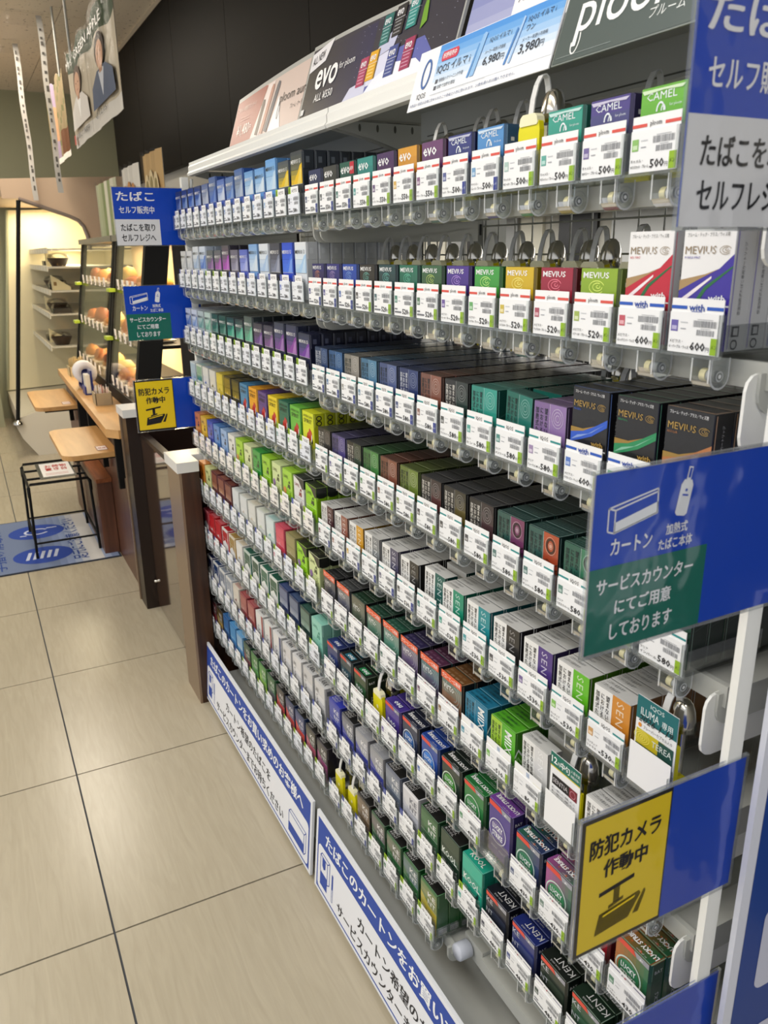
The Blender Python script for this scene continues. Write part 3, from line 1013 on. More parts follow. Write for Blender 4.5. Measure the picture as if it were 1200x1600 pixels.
# columns of each shelf: (style, colour, second colour, accent, options), how it looks, how many deep
NV, WHT = '#1d2a5a', '#e4e6ea'
FAR = {
 1: [(('mv', '#1a2448', '#243468', '#5a6ea8'), "navy cigarette pack", 6), (('mv', '#1c2b5e', '#26407c', '#6a86b8'), "deep navy cigarette pack", 6), (('mv', '#1b2d66', '#23458f', '#5d7fc0'), "dark blue cigarette pack", 6), (('mv', '#182a62', '#1f3f88', '#86a0d0'), "glossy navy cigarette pack", 6),
     (('mv', '#3b559c', '#8f97a6', '#b3bccb'), "grey and blue cigarette pack", 6), (('mv', '#2c54a8', '#848c9c', '#3c66b8', 'L'), "tall grey and blue cigarette pack", 6), (('mv', '#3158b4', '#7f9ad4', '#c9d6ec'), "blue cigarette pack with pale top", 6), (('mv', '#3a66b8', '#8b94a6', '#5b86cc'), "slate blue cigarette pack", 6),
     (('mv', '#2a5cb4', '#7d8698', '#9db1d0', 'L'), "tall slate blue cigarette pack", 6), (('mv', '#5a94d8', '#8fbdea', '#d6e8f8'), "sky blue cigarette pack", 6), (('mv', '#5c9ade', '#86b8ec', '#cfe4f8'), "light blue cigarette pack", 6), (('mv', '#5d9ce0', '#8abcee', '#bcdcf8', 'L'), "tall light blue cigarette pack", 6),
     (('mv', '#3b4654', '#586470', '#e8c21c'), "charcoal and yellow cigarette pack", 7), (('mv', '#232c38', '#48566a', '#f0c414', 'L'), "tall black pack with yellow blaze", 8)],
 2: [(('mv', '#d9dce2', '#e6e8ec', '#c3c8d2'), "white cigarette pack, slightly tilted", 5), (('mv', '#dfe3ea', '#eceef2', '#cfd6e2'), "plain white cigarette pack", 5), (('mv', '#d8e0ec', '#eef1f6', '#9cb8e0', 'L'), "tall white and pale blue cigarette pack", 5), (('mv', '#cfdcf2', '#e8eef8', '#3a6fd0', 'L'), "tall white cigarette pack with blue sweep", 5),
     (('mv', '#48545e', '#5c6a72', '#7a4a9a'), "charcoal pack with violet foot", 5), (('mv', '#4c5560', '#646c74', '#a03cb0'), "grey pack with magenta foot", 5), (('mv', '#3c3846', '#5a5668', '#b03cc0', 'L'), "tall dark pack with magenta blaze", 6), (('mv', '#5c5872', '#706c86', '#8f8cac'), "grey violet cigarette pack", 6),
     (('mv', '#4a5cc0', '#6c7cd4', '#98a4ec'), "periwinkle blue cigarette pack", 6), (('mv', '#6fa0dc', '#9cc2ee', '#d2e4f8', 'L'), "tall sky blue cigarette pack", 6), (('mv', '#dfe6f0', '#eef2f8', '#a9c6ec', 'L'), "tall white pack with sky blue light", 6), (('mv', '#2e3044', '#4a4c5c', '#7c84a0', 'L'), "tall charcoal navy cigarette pack", 6),
     (('mv', '#1e44c8', '#2858dc', '#3c74ec', 'L'), "tall royal blue cigarette pack", 6), (('mv', '#e2e6ec', '#f0f2f6', '#a8cdf0', 'L'), "tall white pack with ice blue crystal", 10)],
 3: [(('mv', '#cfd8ea', '#e4e9f2', '#5a78b8'), "white and blue cigarette pack", 6), (('mv', '#d3dcee', '#e8edf5', '#88a4d4'), "white cigarette pack with blue letters", 6), (('mv', '#b9c6cc', '#cdd8da', '#6f9c9c'), "pale grey green cigarette pack", 6), (('mv', '#bccfcc', '#d2e0dc', '#7ab09c'), "pale mint grey cigarette pack", 6),
     (('mv', '#123a38', '#1c4c48', '#2a6a60'), "bottle green cigarette pack", 6), (('mv', '#143c34', '#1e5048', '#30705f'), "dark green cigarette pack", 6), (('mv', '#14262e', '#1f5a60', '#3aa488'), "black and teal cigarette pack", 6), (('mv', '#1a2630', '#3a5458', '#4cb498'), "charcoal pack with mint sweep", 7),
     (('mv', '#3a4448', '#5c6c6c', '#5cb090', 'L'), "tall grey green cigarette pack", 8), (('mv', '#28243c', '#4a4456', '#6a3c90'), "dark plum cigarette pack", 9), (('mv', '#282640', '#484660', '#7a4a90'), "smoky purple cigarette pack", 9), (('mv', '#1e2440', '#36486a', '#7a3c9a', 'L'), "tall navy pack with purple foot", 9),
     (('mv', '#1d2342', '#343f6e', '#8a3ca0', 'L'), "tall indigo pack with violet glow", 9), (('mv', '#1a1e3c', '#2c4468', '#7030a0'), "midnight blue pack with purple glow", 10)],
 4: [(('pl', '#c9d8e6', '#7ca4c4', '#b0c8dc'), "pale blue cigarette pack", 6), (('pl', '#dfe6dc', '#2f7a4c', '#4ca0b0'), "white and green cigarette pack", 6), (('pl', '#e2e2de', '#e8e8e6', '#2a5ab8'), "white pack with blue drop", 8), (('pl', '#dedcd4', '#e6e4de', '#7a7038'), "white pack with olive drop", 8),
     (('pl', '#d8c23c', '#e0cc60', '#b09a20'), "golden yellow cigarette pack", 8), (('pl', '#3c3418', '#c0a030', '#e0c040'), "black and gold cigarette pack", 8), (('pl', '#24241c', '#8c7a2c', '#d0b040'), "dark olive and gold cigarette pack", 8), (('am', '#3c86b8', '#c22a2a'), "sky blue pack with red emblem", 9),
     (('am', '#f0a81c', '#c22a2a'), "orange pack with red emblem", 10), (('am', '#5c3c86', '#c22a2a'), "purple pack with red emblem", 10), (('am', '#f0d41c', '#c22a2a'), "yellow pack with red emblem", 10), (('am', '#1c6a52', '#c22a2a'), "dark green pack with red emblem", 10),
     (('am', '#68bc3c', '#c22a2a'), "leaf green pack with red emblem", 10), (('am', '#d8e01c', '#c22a2a'), "acid yellow pack with red emblem", 11)],
 5: [(('cm', '#e08a24', '#3a2410'), "orange cigarette pack", 5), (('cm', '#ecc01c', '#3a2a10'), "mustard yellow cigarette pack", 5), (('cm', '#3c54c0', '#16204a'), "cobalt blue cigarette pack", 4), (('cm', '#4a86d0', '#16305a'), "azure cigarette pack", 5),
     (('cm', '#8fb4e4', '#1c2c50'), "pale azure cigarette pack", 3), (('cm', '#e6e8e4', '#3c3c40'), "white cigarette pack with grey beast", 5), (('cm', '#a8d82c', '#2c4410', '#ffffff', 'o'), "lime cigarette pack", 2), (('cm', '#dce6b0', '#3c4820'), "pale cream green cigarette pack", 4),
     (('cm', '#2c9c3c', '#0c3414'), "emerald green cigarette pack", 2), (('cm', '#9cd428', '#20380c'), "lime green cigarette pack", 3), (('cm', '#d4e4a4', '#3a4a1c', '#ffffff', 'p'), "pale lime cigarette pack", 4), (('cm', '#a4d83c', '#20380c', '#ffffff', 'o'), "bright lime cigarette pack", 2),
     (('cmb', '#e6e6e4', '#8a2c34', '#1c2020'), "white cigarette pack with black top", 4), (('cmb', '#98d41c', '#22380c', '#1a1e1a'), "lime cigarette pack with black top", 9)],
 6: [(('cm', '#e8902c', '#7a3c10'), "amber cigarette pack", 4), (('cm', '#dfe4a0', '#2c4c1c'), "cream pack with green leaf", 4), (('pl', '#6a2c30', '#b88058', '#c8946a'), "maroon and tan cigarette pack", 4), (('pl', '#703036', '#c0906c', '#d8a880'), "tan and maroon cigarette pack", 3),
     (('pl', '#5c2026', '#c09070', '#ad7c60'), "copper faced maroon cigarette pack", 3), (('pl', '#dfe4e4', '#e9ecec', '#b8c4cc'), "frost white cigarette pack", 4), (('pl', '#e2e6e2', '#ededea', '#d8ccb8'), "pearl white cigarette pack", 4), (('pl', '#e2e2d8', '#ecece4', '#e0d0b0'), "ivory cigarette pack", 4),
     (('pl', '#e0e4e0', '#ecefe8', '#cfdcb8'), "milk white cigarette pack", 4), (('pl', '#d9e6e4', '#e8f0ee', '#5ca8a8'), "white pack with teal corner", 3), (('pl', '#d03c58', '#e05a70', '#e88c98'), "raspberry cigarette pack", 3), (('pl', '#8c8454', '#a49a68', '#b8ae80'), "khaki cigarette pack", 4),
     (('cmb', '#9cdc1c', '#24400c', '#20261c', 'p'), "lime pack with curved black lid", 5), (('cmb', '#d8e4a4', '#3a4a1c', '#1a1c18', 'p'), "cream green pack with curved black lid", 8)],
 7: [(('mb', '#cc5c68', '#8a2430'), "rose red cigarette pack", 3), (('pl', '#c81c28', '#d8343c', '#e8e8e8'), "scarlet cigarette pack", 3), (('pl', '#c4202c', '#d03840', '#e8e8e8'), "red soft cigarette pack", 3), (('mb', '#e6e6e4', '#b81c28'), "white framed red cigarette pack", 3),
     (('mb', '#e0d8c4', '#a8894c'), "white framed gold cigarette pack", 3), (('pl', '#e8e8e6', '#f0f0ee', '#c0a060'), "white pack with gold foot", 3), (('mb', '#c4d4cc', '#1e5a4c'), "dark green and white cigarette pack", 3), (('mb', '#dfe6e2', '#1c5044'), "white framed green cigarette pack", 2),
     (('mb', '#e4e8e4', '#2c6a58'), "white framed sea green cigarette pack", 3), (('mb', '#e6e9e6', '#1f5846'), "white edged green menthol pack", 2), (('pl', '#1c2f66', '#a8b0c0', '#8c98b4'), "navy pack with silver face", 2), (('pl', '#18305e', '#b0b4c0', '#9aa4b8'), "dark navy pack with silver face", 2),
     (('pl', '#123a34', '#9ab4a8', '#7c9c90'), "deep green pack with silver face", 2), (('cm', '#8fd0c0', '#3c9484'), "mint green cigarette pack", 3)],
 8: [(('mb', '#e8e8e8', '#1c2450'), "white framed navy cigarette pack", 2), (('mb', '#eaeaea', '#1c3c70'), "white framed blue cigarette pack", 2), (('mb', '#ececea', '#8a94a4'), "white framed grey cigarette pack", 3), (('mb', '#eaeae8', '#aab2bc'), "white framed silver cigarette pack", 3),
     (('pl', '#e0d8cc', '#ece6da', '#8c3a36'), "cream cigarette pack with red flap", 2), (('pl', '#9a3a40', '#b87c74', '#c89a90'), "dusty red cigarette pack", 2), (('pl', '#a04048', '#c08078', '#d0a8a0'), "brick rose cigarette pack", 2), (('st', '#e6e6e6', '#9c2430', '#8a8a90'), "white pack with red stripe", 2),
     (('st', '#e8e8e8', '#8f2630', '#8a8a90'), "white pack with dark red stripe", 2), (('st', '#e8e8ea', '#1f3a7a', '#8a8a90'), "white pack with navy stripe", 2), (('lk', '#dcdcde', '#e6e6e8', '#55565c'), "white cigarette pack with grey letters", 2), (('lk', '#e0e0e2', '#eaeaec', '#6a6a70'), "white cigarette pack with slim letters", 2),
     (('lk', '#cfcfd1', '#e0e0e2', '#77787e'), "silver white cigarette pack", 2), (('lk', '#d6d6d8', '#e4e4e6', '#5a5b60'), "brushed silver cigarette pack", 2)],
 9: [(('kt', '#3a1c20', '#7a2c34', '#b0303c'), "black and red cigarette pack", 2), (('kt', '#2c2418', '#6a5830', '#c0a050'), "black and gold filter pack", 2), (('pl', '#1e5a9c', '#3c80c4', '#68a4dc'), "ocean blue cigarette pack", 2), (('pl', '#3c8cd0', '#68acdf', '#a0ccec'), "bright azure cigarette pack", 2),
     (('pl', '#5ca0d8', '#d6e2ec', '#a4cae8'), "azure pack with white top", 2), (('kt', '#16402c', '#2c5c40', '#8c4c54'), "forest green cigarette pack", 2), (('kt', '#2c6e34', '#3c8840', '#6cb060'), "grass green cigarette pack", 2), (('kt', '#2f7a34', '#58a048', '#9ccc60'), "fresh green pack with pale lid", 2),
     (('kt', '#1a5630', '#2c7040', '#6a6a70'), "pine green cigarette pack", 2), (('kt', '#1a1a1e', '#3c3c40', '#d04848'), "black pack with red flash", 2), (('kt', '#1c2c58', '#44507c', '#d04848'), "navy pack with red flash", 2), (('kt', '#1d3260', '#3c5088', '#e05048'), "blue pack with orange flash", 2),
     (('kt', '#1c181c', '#4c5444', '#c05c74'), "black pack with pink flash", 2), (('kt', '#1e1828', '#444c44', '#a04c80'), "black and violet cigarette pack", 2)],
}
NEAR = {
 1: [(('evo', '#26305c', '#1a2040'), "navy blue heated tobacco pack", 5), (('evo', '#3a3c3c', '#26282a'), "charcoal heated tobacco pack", 5), (('evo', '#1f5c4e', '#1b4038', '#ffffff', 'n'), "dark green heated pack with red flag", 5), (('evo', '#2f8f88', '#1d6a66'), "teal heated tobacco pack", 5), (('evo', '#43285c', '#5a2c52'), "plum heated tobacco pack", 3), (('evo', '#d89a20', '#b87814'), "golden heated tobacco pack", 4), (('evo', '#6a3468', '#4a2a58'), "magenta heated tobacco pack", 3), (('cml', '#26307c', '#1c2464'), "indigo heated tobacco pack", 3), (('cml', '#4a8cc8', '#4488c4'), "light blue heated tobacco pack", 3), None, (('cml', '#2f9c88', '#2a9480'), "sea green heated tobacco pack", 4), (('cml', '#4a3888', '#3c6060'), "violet heated tobacco pack", 4), (('cml', '#6cb438', '#5ca430'), "apple green heated tobacco pack", 4), (('cml', '#b8544c', '#a84440'), "coral heated tobacco pack", 3)],
 2: [(('mvp', '#26246c', '#3c2434', '#d07040'), "navy pack with copper swirl", 5), (('mvp', '#2c2a7c', '#3a2c6a', '#a888c8'), "indigo pack with lilac swirl", 5), (('mvp', '#2448a8', '#2c4498', '#6c9ce0'), "blue pack with pale swirl", 5), (('mvp', '#2c2826', '#3a302a', '#4cb0a0'), "black brown pack with teal swirl", 5), (('mvp', '#20444a', '#26302e', '#4cb0a0'), "dark teal pack with swirl", 5), (('mvp', '#1f6c54', '#1c5c48', '#40b890'), "green pack with bright swirl", 5), (('mvp', '#2c5c34', '#384c20', '#a8c840'), "olive green pack with lime swirl", 5), (('mvp', '#46288a', '#3c2474', '#a070d8'), "purple pack with lilac swirl", 5), (('mvp', '#3c9c3c', '#3f8f34', '#b8f060'), "bright green pack with lime swirl", 5), (('mvp', '#d0b018', '#c8a414', '#f4e858'), "yellow pack with pale swirl", 4), (('mvp', '#9c2038', '#8c1c34', '#f05870'), "crimson pack with pink swirl", 4), (('mvp', '#8cac28', '#84a028', '#d8f048'), "pear green pack with lime swirl", 4), (('wth', '#c01f35', '#ffffff'), "tall white and red cartridge carton", 4), (('wth', '#3a2a9a', '#ffffff'), "tall white and purple cartridge carton", 5)],
 3: [(('ter', '#1f3a66', '#24457a', '#1a3158', 'w'), "navy box with white characters", 11), (('ter', '#2a5c94', '#2f6096', '#34507c'), "blue box with flower rings", 11), (('ter', '#8f8a82', '#98938c', '#8a857e'), "warm grey box with flower rings", 11), (('ter', '#4a7ca0', '#5486a8', '#44708f'), "steel blue box with flower rings", 11), (('ter', '#4c5c8c', '#5a6a98', '#465480'), "slate blue box with flower rings", 11), (('ter', '#1e2f66', '#26386e', '#1c2c5c', 'w'), "dark navy box with white characters", 12), (('ter', '#7c4c3c', '#8a5846', '#6c3c30'), "copper brown box with flower rings", 12), (('ter', '#222624', '#262c2a', '#1f4a40', 'k'), "black box with green foot", 12), (('ter', '#2a9484', '#309a8a', '#27887a'), "turquoise box with flower rings", 8), (('ter', '#1f7266', '#237a6e', '#1f6a60'), "teal box leaning outwards", 7), (('ter', '#8a6ca4', '#9074a8', '#86689f'), "lilac box with flower rings", 4), (('wth', '#2456c4', '#ffffff', '#ffffff', 'k'), "black cartridge carton with blue wave", 9), (('wth', '#1f8a55', '#ffffff', '#ffffff', 'k'), "black cartridge carton with green wave", 8), (('wth', '#b0703c', '#ffffff', '#ffffff', 'k'), "black cartridge carton with copper wave", 8)],
 4: [(('ter', '#262422', '#3c3430', '#1c1c20', 'k'), "black box with brown glow", 10), (('ter', '#4c4480', '#584e8c', '#443a78'), "indigo box with flower rings", 10), (('ter', '#22261f', '#2f3a2c', '#33503c', 'k'), "black box with moss foot", 10), (('ter', '#3c7c3c', '#468844', '#3a7438'), "leaf green box with flower rings", 10), (('ter', '#7a4634', '#865240', '#6f3c2c'), "rust brown box with flower rings", 10), (('ter', '#647a2c', '#6c8232', '#5c7028'), "olive green box with flower rings", 10), (('ter', '#242122', '#2c2426', '#8a3c38', 'k'), "black box with red foot", 10), (('ter', '#242320', '#2c2a24', '#a08c34', 'k'), "black box with golden foot", 10), (('ter', '#242122', '#2c2628', '#6a3c40', 'k'), "black box with wine foot", 7), (('ter', '#2c5a54', '#7a3c5c', '#5a2a60', 'e'), "green box with purple ring panel", 8), (('ter', '#2f5f58', '#b0502c', '#8f3420', 'e'), "green box with orange ring panel", 8), (('ter', '#2c6454', '#3c7c5c', '#2f6a50', 'e'), "deep green box with green rings", 8), (('ter', '#264c44', '#2c5c50', '#2c6a58', 'e'), "forest green box with rings", 8), (('ter', '#2c4c3c', '#34584a', '#2c503f', 'e'), "dark green box at the rack's end", 6)],
 5: [(('sen', '#e9e9e7', '#4a2028'), "white and maroon box with upright letters", 5), (('sen', '#e9e9e7', '#93594a'), "white and brown box with upright letters", 6), (('sen', '#e9e9e7', '#d29a1c'), "white and gold box with upright letters", 6), (('sen', '#e9e9e7', '#808488'), "white and grey box with upright letters", 7), (('sen', '#e9e9e7', '#4c4a66'), "white and slate violet box", 6), (('sen', '#e9e9e7', '#2a2826', '#ffffff', 'd'), "white and black box, grey letters", 7), (('sen', '#e9e9e7', '#115a54'), "white and dark teal box leaning aside", 5), (('sen', '#e9e9e7', '#0f8a6c'), "white and emerald box with upright letters", 7), (('sen', '#e9e9e7', '#1a8a92'), "white and turquoise box with upright letters", 8), (('sen', '#e9e9e7', '#262424', '#ffffff', 'd'), "white and jet black box", 8), (('sen', '#e9e9e7', '#4c3480'), "white and purple box with upright letters", 7), (('sen', '#e9e9e7', '#62b822'), "white and lime box with upright letters", 9), (('sen', '#e9e9e7', '#d0882c'), "white and orange box with upright letters", 11), None],
 6: [(('vir', '#1a1c1e', '#4a4a4e', '#2c2c44', 'o'), "black box with orange band", 6), (('vir', '#3c3e40', '#7c7c7c', '#3c4064', 'o'), "grey box with orange band", 6), (('vir', '#14301f', '#6c6a5c', '#2c4c38'), "green black box without band", 6), (('vir', '#173a2c', '#7c8478', '#2a7a60', 'o'), "green box with orange band", 6), (('vir', '#1f4c3c', '#7a8c84', '#2f8a70', 'o'), "sea green box with orange band", 6), (('vir', '#2a2348', '#7a7884', '#5a3c7c', 'o'), "violet box with orange band", 5), (('vir', '#4c2440', '#4c7878', '#7c4a78', 'o'), "wine red box with orange band", 5), (('vir', '#6a4420', '#5c7c78', '#c05c34', 'o'), "bronze box with orange band", 5), (('mix', '#1d7a9c', '#1d7a9c', '#ffffff'), "peacock blue box with upright letters", 6), (('mix', '#58b028', '#58b028', '#d8e040'), "lime green box with upright letters", 7), (('sen', '#e6e6e4', '#dcdcdc', '#ffffff'), "plain white carton leaning over", 3), None, (('sen', '#e9e9e7', '#d8d4da'), "white carton behind the camera sign", 6), None],
 7: [(('neo', '#24346e', '#1d2a60', '#2c3c80'), "navy pack with silver letters", 2), (('neo', '#2c4048', '#14181a', '#1f6a80'), "dark pack with teal lid panel", 3), (('neo', '#2c4428', '#161a18', '#1c7c48'), "dark pack with green lid panel", 3), None, (('neo', '#4a3490', '#43308a', '#3c2c80'), "violet pack with silver letters", 3), (('ls', '#26304c', '#1a2036', '#2f6ab4'), "dark navy pack with blue roundel", 3), (('ls', '#24489c', '#1f3f90', '#3c84d8'), "royal blue pack with blue roundel", 3), (('ls', '#24342c', '#16201c', '#4c9c3c'), "black pack with green roundel", 3), (('ls', '#2c7a40', '#1f6a34', '#3c8c4c'), "green pack with green roundel", 3), (('ls', '#4c3c8c', '#6c3c90', '#6a5c98', 'K'), "purple pack with purple roundel", 3), (('ls', '#2c3a68', '#2c4068', '#2c7c58', 'd'), "navy pack with green roundel", 3), (('ls', '#4f7060', '#8a4c8c', '#3c8c5c', 'd'), "pink pack with green roundel", 3), (('ls', '#a81c2c', '#a01828', '#c83c44'), "red pack behind the camera sign", 3), (('ls', '#2c6e48', '#8a5430', '#2c7a50', 'd'), "orange and green pack with roundel", 4)],
 8: [(('kt', '#26309c', '#4454b0', '#2a36a0', 'w'), "ultramarine pack with stacked letters", 2), (('kt', '#4e505a', '#8c9098', '#3c44a8'), "grey pack with ultramarine foot", 2), (('kt', '#8c8d94', '#b4b6bc', '#4048a4', 'w'), "silver pack with blue corner", 2), (('kt', '#84868c', '#a8aab0', '#4048a4', 'w'), "silver grey pack with blue corner", 2), (('kt', '#5c6478', '#8c96a4', '#5c687c'), "steel grey pack with stacked letters", 2), (('kt', '#cfcfd4', '#dedee2', '#c4c6d0'), "white pack with stacked letters", 2), (('kt', '#20502c', '#4c7a50', '#2c5c38'), "green pack with stacked letters", 2), (('kl', '#173424', '#3c5c44', '#16281e'), "dark green pack with wide letters", 2), (('kl', '#1f9c84', '#22a088', '#1a9480', 'g'), "turquoise pack with wide white letters", 4), (('kg', '#161a2c', '#12141e', '#3c4458'), "midnight black pack with angular letters", 2), (('kg', '#1e2c74', '#1a2668', '#5c6480'), "deep blue pack with angular letters", 2), (('kg', '#1c2c22', '#141a16', '#4c5848'), "black green pack with angular letters", 2), (('kg', '#2c5038', '#14281c', '#4c7058'), "green pack with angular letters", 2), (('kg', '#28402c', '#16241a', '#4c6058'), "olive pack with angular letters", 2)],
 9: [None, None, (('kt', '#2a241f', '#8a745c', '#6c5840'), "bronze and black pack", 2), (('kt', '#1e4c2c', '#7c6c74', '#2c5c3c'), "green pack with mauve face", 2), (('kt', '#1c5a2c', '#7c7468', '#2f6c3c'), "green pack with smoky face", 2), (('kt', '#1a5c2c', '#6c7c8c', '#2f6c3c'), "green pack with blue haze", 2), (('kt', '#1c6428', '#8a8c58', '#c0b040'), "green pack with yellow flame", 6)],
}
# ------------------------------------------------------------------ pusher trays, price cards, packs on the shelves
TW, TD = 0.0622, 0.305


def tray_meshes(tw):
    f = MB()
    f.box(0.0, -0.001, -0.0030, tw, TD, -0.0004, '#ffffff', CLEAR)
    f.box(0.0, 0.000, -0.0004, 0.0012, TD, 0.028, '#ffffff', CLEAR)
    f.box(tw - 0.0022, 0.000, -0.0004, tw - 0.001, 0.10, 0.022, '#ffffff', CLEAR)
    fp = MB()
    fp.box(0.0016, -0.0028, -0.004, tw - 0.0028, -0.0016, 0.036, '#ffffff', CLEAR)
    fp.box(0.0008, -0.0078, -0.006, tw - 0.002, -0.0028, -0.0038, '#ffffff', CLEARE)
    fp.box(0.0004, -0.0078, -0.006, 0.0022, -0.0016, 0.030, '#ffffff', CLEARE)
    fp.box(tw - 0.0036, -0.0078, -0.006, tw - 0.0018, -0.0016, 0.030, '#ffffff', CLEARE)
    h = MB()   # clear U housing hanging from the tray's lip
    P = [(-0.004, 0.0), (-0.004, -0.015)]
    for k in range(1, 8):
        a = math.pi + k * math.pi / 8
        P.append((0.0075 + 0.0115 * math.cos(a), -0.015 + 0.0115 * math.sin(a)))
    P += [(0.019, -0.015), (0.019, 0.0)]
    fr = Fr((tw * 0.84, 0, -0.006), (0, 1, 0), (0, 0, 1), (1, 0, 0))
    h.prism(P, fr, 0.0016, '#ffffff', CLEARE)
    fr2 = Fr((tw * 0.52, 0, -0.006), (0, 1, 0), (0, 0, 1), (1, 0, 0))
    h.prism(P, fr2, 0.0016, '#ffffff', CLEARE)
    n = len(P)
    a = [fr.p(*p) for p in P[1:-1]]
    c = [fr2.p(*p) for p in P[1:-1]]
    for i in range(len(a) - 1):
        h.face([a[i], a[i + 1], c[i + 1], c[i]], '#ffffff', CLEARE)
    R_ = [fr.p(*p, 0.0003) for p in P]
    R2 = [fr.p(0.0075 + (x - 0.0075) * 0.84, y if y == 0 else -0.015 + (y + 0.015) * 0.84, 0.0003) for x, y in P]
    for i in range(n - 1):
        h.face([R_[i], R_[i + 1], R2[i + 1], R2[i]], '#ffffff', HILITE)  # strip along the outline paints its bright highlight
    for xa in (0.52, 0.815):   # painted highlights on the two cheeks' front edges and along the foot
        h.rect(Fr((tw * xa, -0.0042, -0.006), (1, 0, 0), (0, 0, 1), (0, -1, 0)), 0, -0.020, 0.0016, 0, '#ffffff', HILITE)
    h.rect(Fr((tw * 0.52, -0.0008, -0.006), (1, 0, 0), (0, 0, 1), (0, -1, 0)), 0, -0.0225, tw * 0.32, -0.0205, '#ffffff', HILITE)
    h.ring(fr, 0.0075, -0.015, 0.0098, 0.0098, 0.0012, '#ffffff', CLEARE, 0.0006, n=16)
    h.ring(fr, 0.0075, -0.015, 0.0046, 0.0046, 0.0014, '#b4b8b8', PAINT, 0.0004, n=12)
    h.disc(fr, 0.0075, -0.015, 0.0018, 0.0018, '#e2e4e4', PAINT, 0.0006, n=8)
    s = MB()
    s.cyl((tw * 0.57, 0.0075, -0.021), (tw * 0.67, 0.0075, -0.021), 0.0058, '#d9d2a8', PAINT, n=12)
    s.cyl((tw * 0.67, 0.0075, -0.021), (tw * 0.81, 0.0075, -0.021), 0.0050, '#a3a5a6', PAINT, n=12)
    return f.data("tray_floor"), fp.data("front_plate"), h.data("roller_housing"), s.data("spool")


def pusher_meshes():
    p = MB()
    P = [(0.012, 0.0), (0.048, 0.0), (0.048, 0.052), (0.046, 0.060), (0.041, 0.064), (0.019, 0.064), (0.014, 0.060), (0.012, 0.052)]
    p.prism(P, Fr((0, 0, 0), (1, 0, 0), (0, 0, 1), (0, -1, 0)), 0.006, '#e4da10', PAINT)
    p.box(0.016, 0.006, 0.0, 0.044, 0.030, 0.006, '#e4da10', PAINT)
    p.disc(Fr((0, 0, 0), (1, 0, 0), (0, 0, 1), (0, -1, 0)), 0.030, 0.036, 0.0035, 0.0035, '#f4f1cc', PAINT, 0.0006, n=10)
    pad = MB()
    Q = [(0.016, 0.057), (0.044, 0.057), (0.0455, 0.059), (0.0440, 0.065), (0.040, 0.068), (0.020, 0.068), (0.0160, 0.065), (0.0145, 0.059)]
    pad.prism(Q, Fr((0, -0.0012, 0), (1, 0, 0), (0, 0, 1), (0, -1, 0)), 0.0095, '#eeeac4', PAINT)
    st = MB()   # white pull strap arching from the pad back to the spring
    path = [(0.002, 0.066), (0.004, 0.082), (0.008, 0.096), (0.013, 0.1045), (0.017, 0.106), (0.0205, 0.103), (0.0225, 0.096), (0.0235, 0.088)]
    for (y0, z0), (y1, z1) in zip(path, path[1:]):
        d = Vector((0, y1 - y0, z1 - z0)).normalized()
        nrm = Vector((0, -d.z, d.y)) * 0.0007
        for sgn in (1, -1):
            q = [Vector((0.0260, y0, z0)) + nrm * sgn, Vector((0.0340, y0, z0)) + nrm * sgn, Vector((0.0340, y1, z1)) + nrm * sgn, Vector((0.0260, y1, z1)) + nrm * sgn]
            st.face(q if sgn > 0 else q[::-1], '#d4d4d2', PAINT)
        for x in (0.0260, 0.0340):
            st.face([(x, y0 + nrm.y, z0 + nrm.z), (x, y1 + nrm.y, z1 + nrm.z), (x, y1 - nrm.y, z1 - nrm.z), (x, y0 - nrm.y, z0 - nrm.z)], '#c0c0be', PAINT)
    sd = MB()   # domed spring drum
    sd.lathe([(0.0, 0.033), (0.0045, 0.0325), (0.0085, 0.029), (0.0115, 0.022), (0.0132, 0.012), (0.0138, 0.0), (0.0126, 0.0), (0.0120, 0.010)], (0.0335, 0.027, 0.060), '#cfccc4', CHROME, n=18, sy=0.9)
    sd.cyl((0.0335, 0.027, 0.006), (0.0335, 0.027, 0.062), 0.0050, '#8d8a80', CHROME, n=10)
    return p.data("pusher_plate"), pad.data("pad"), st.data("pull_strap"), sd.data("spring_drum")


TN, TF = tray_meshes(TW), tray_meshes(0.0640)
PU = pusher_meshes()
CARDS = {}


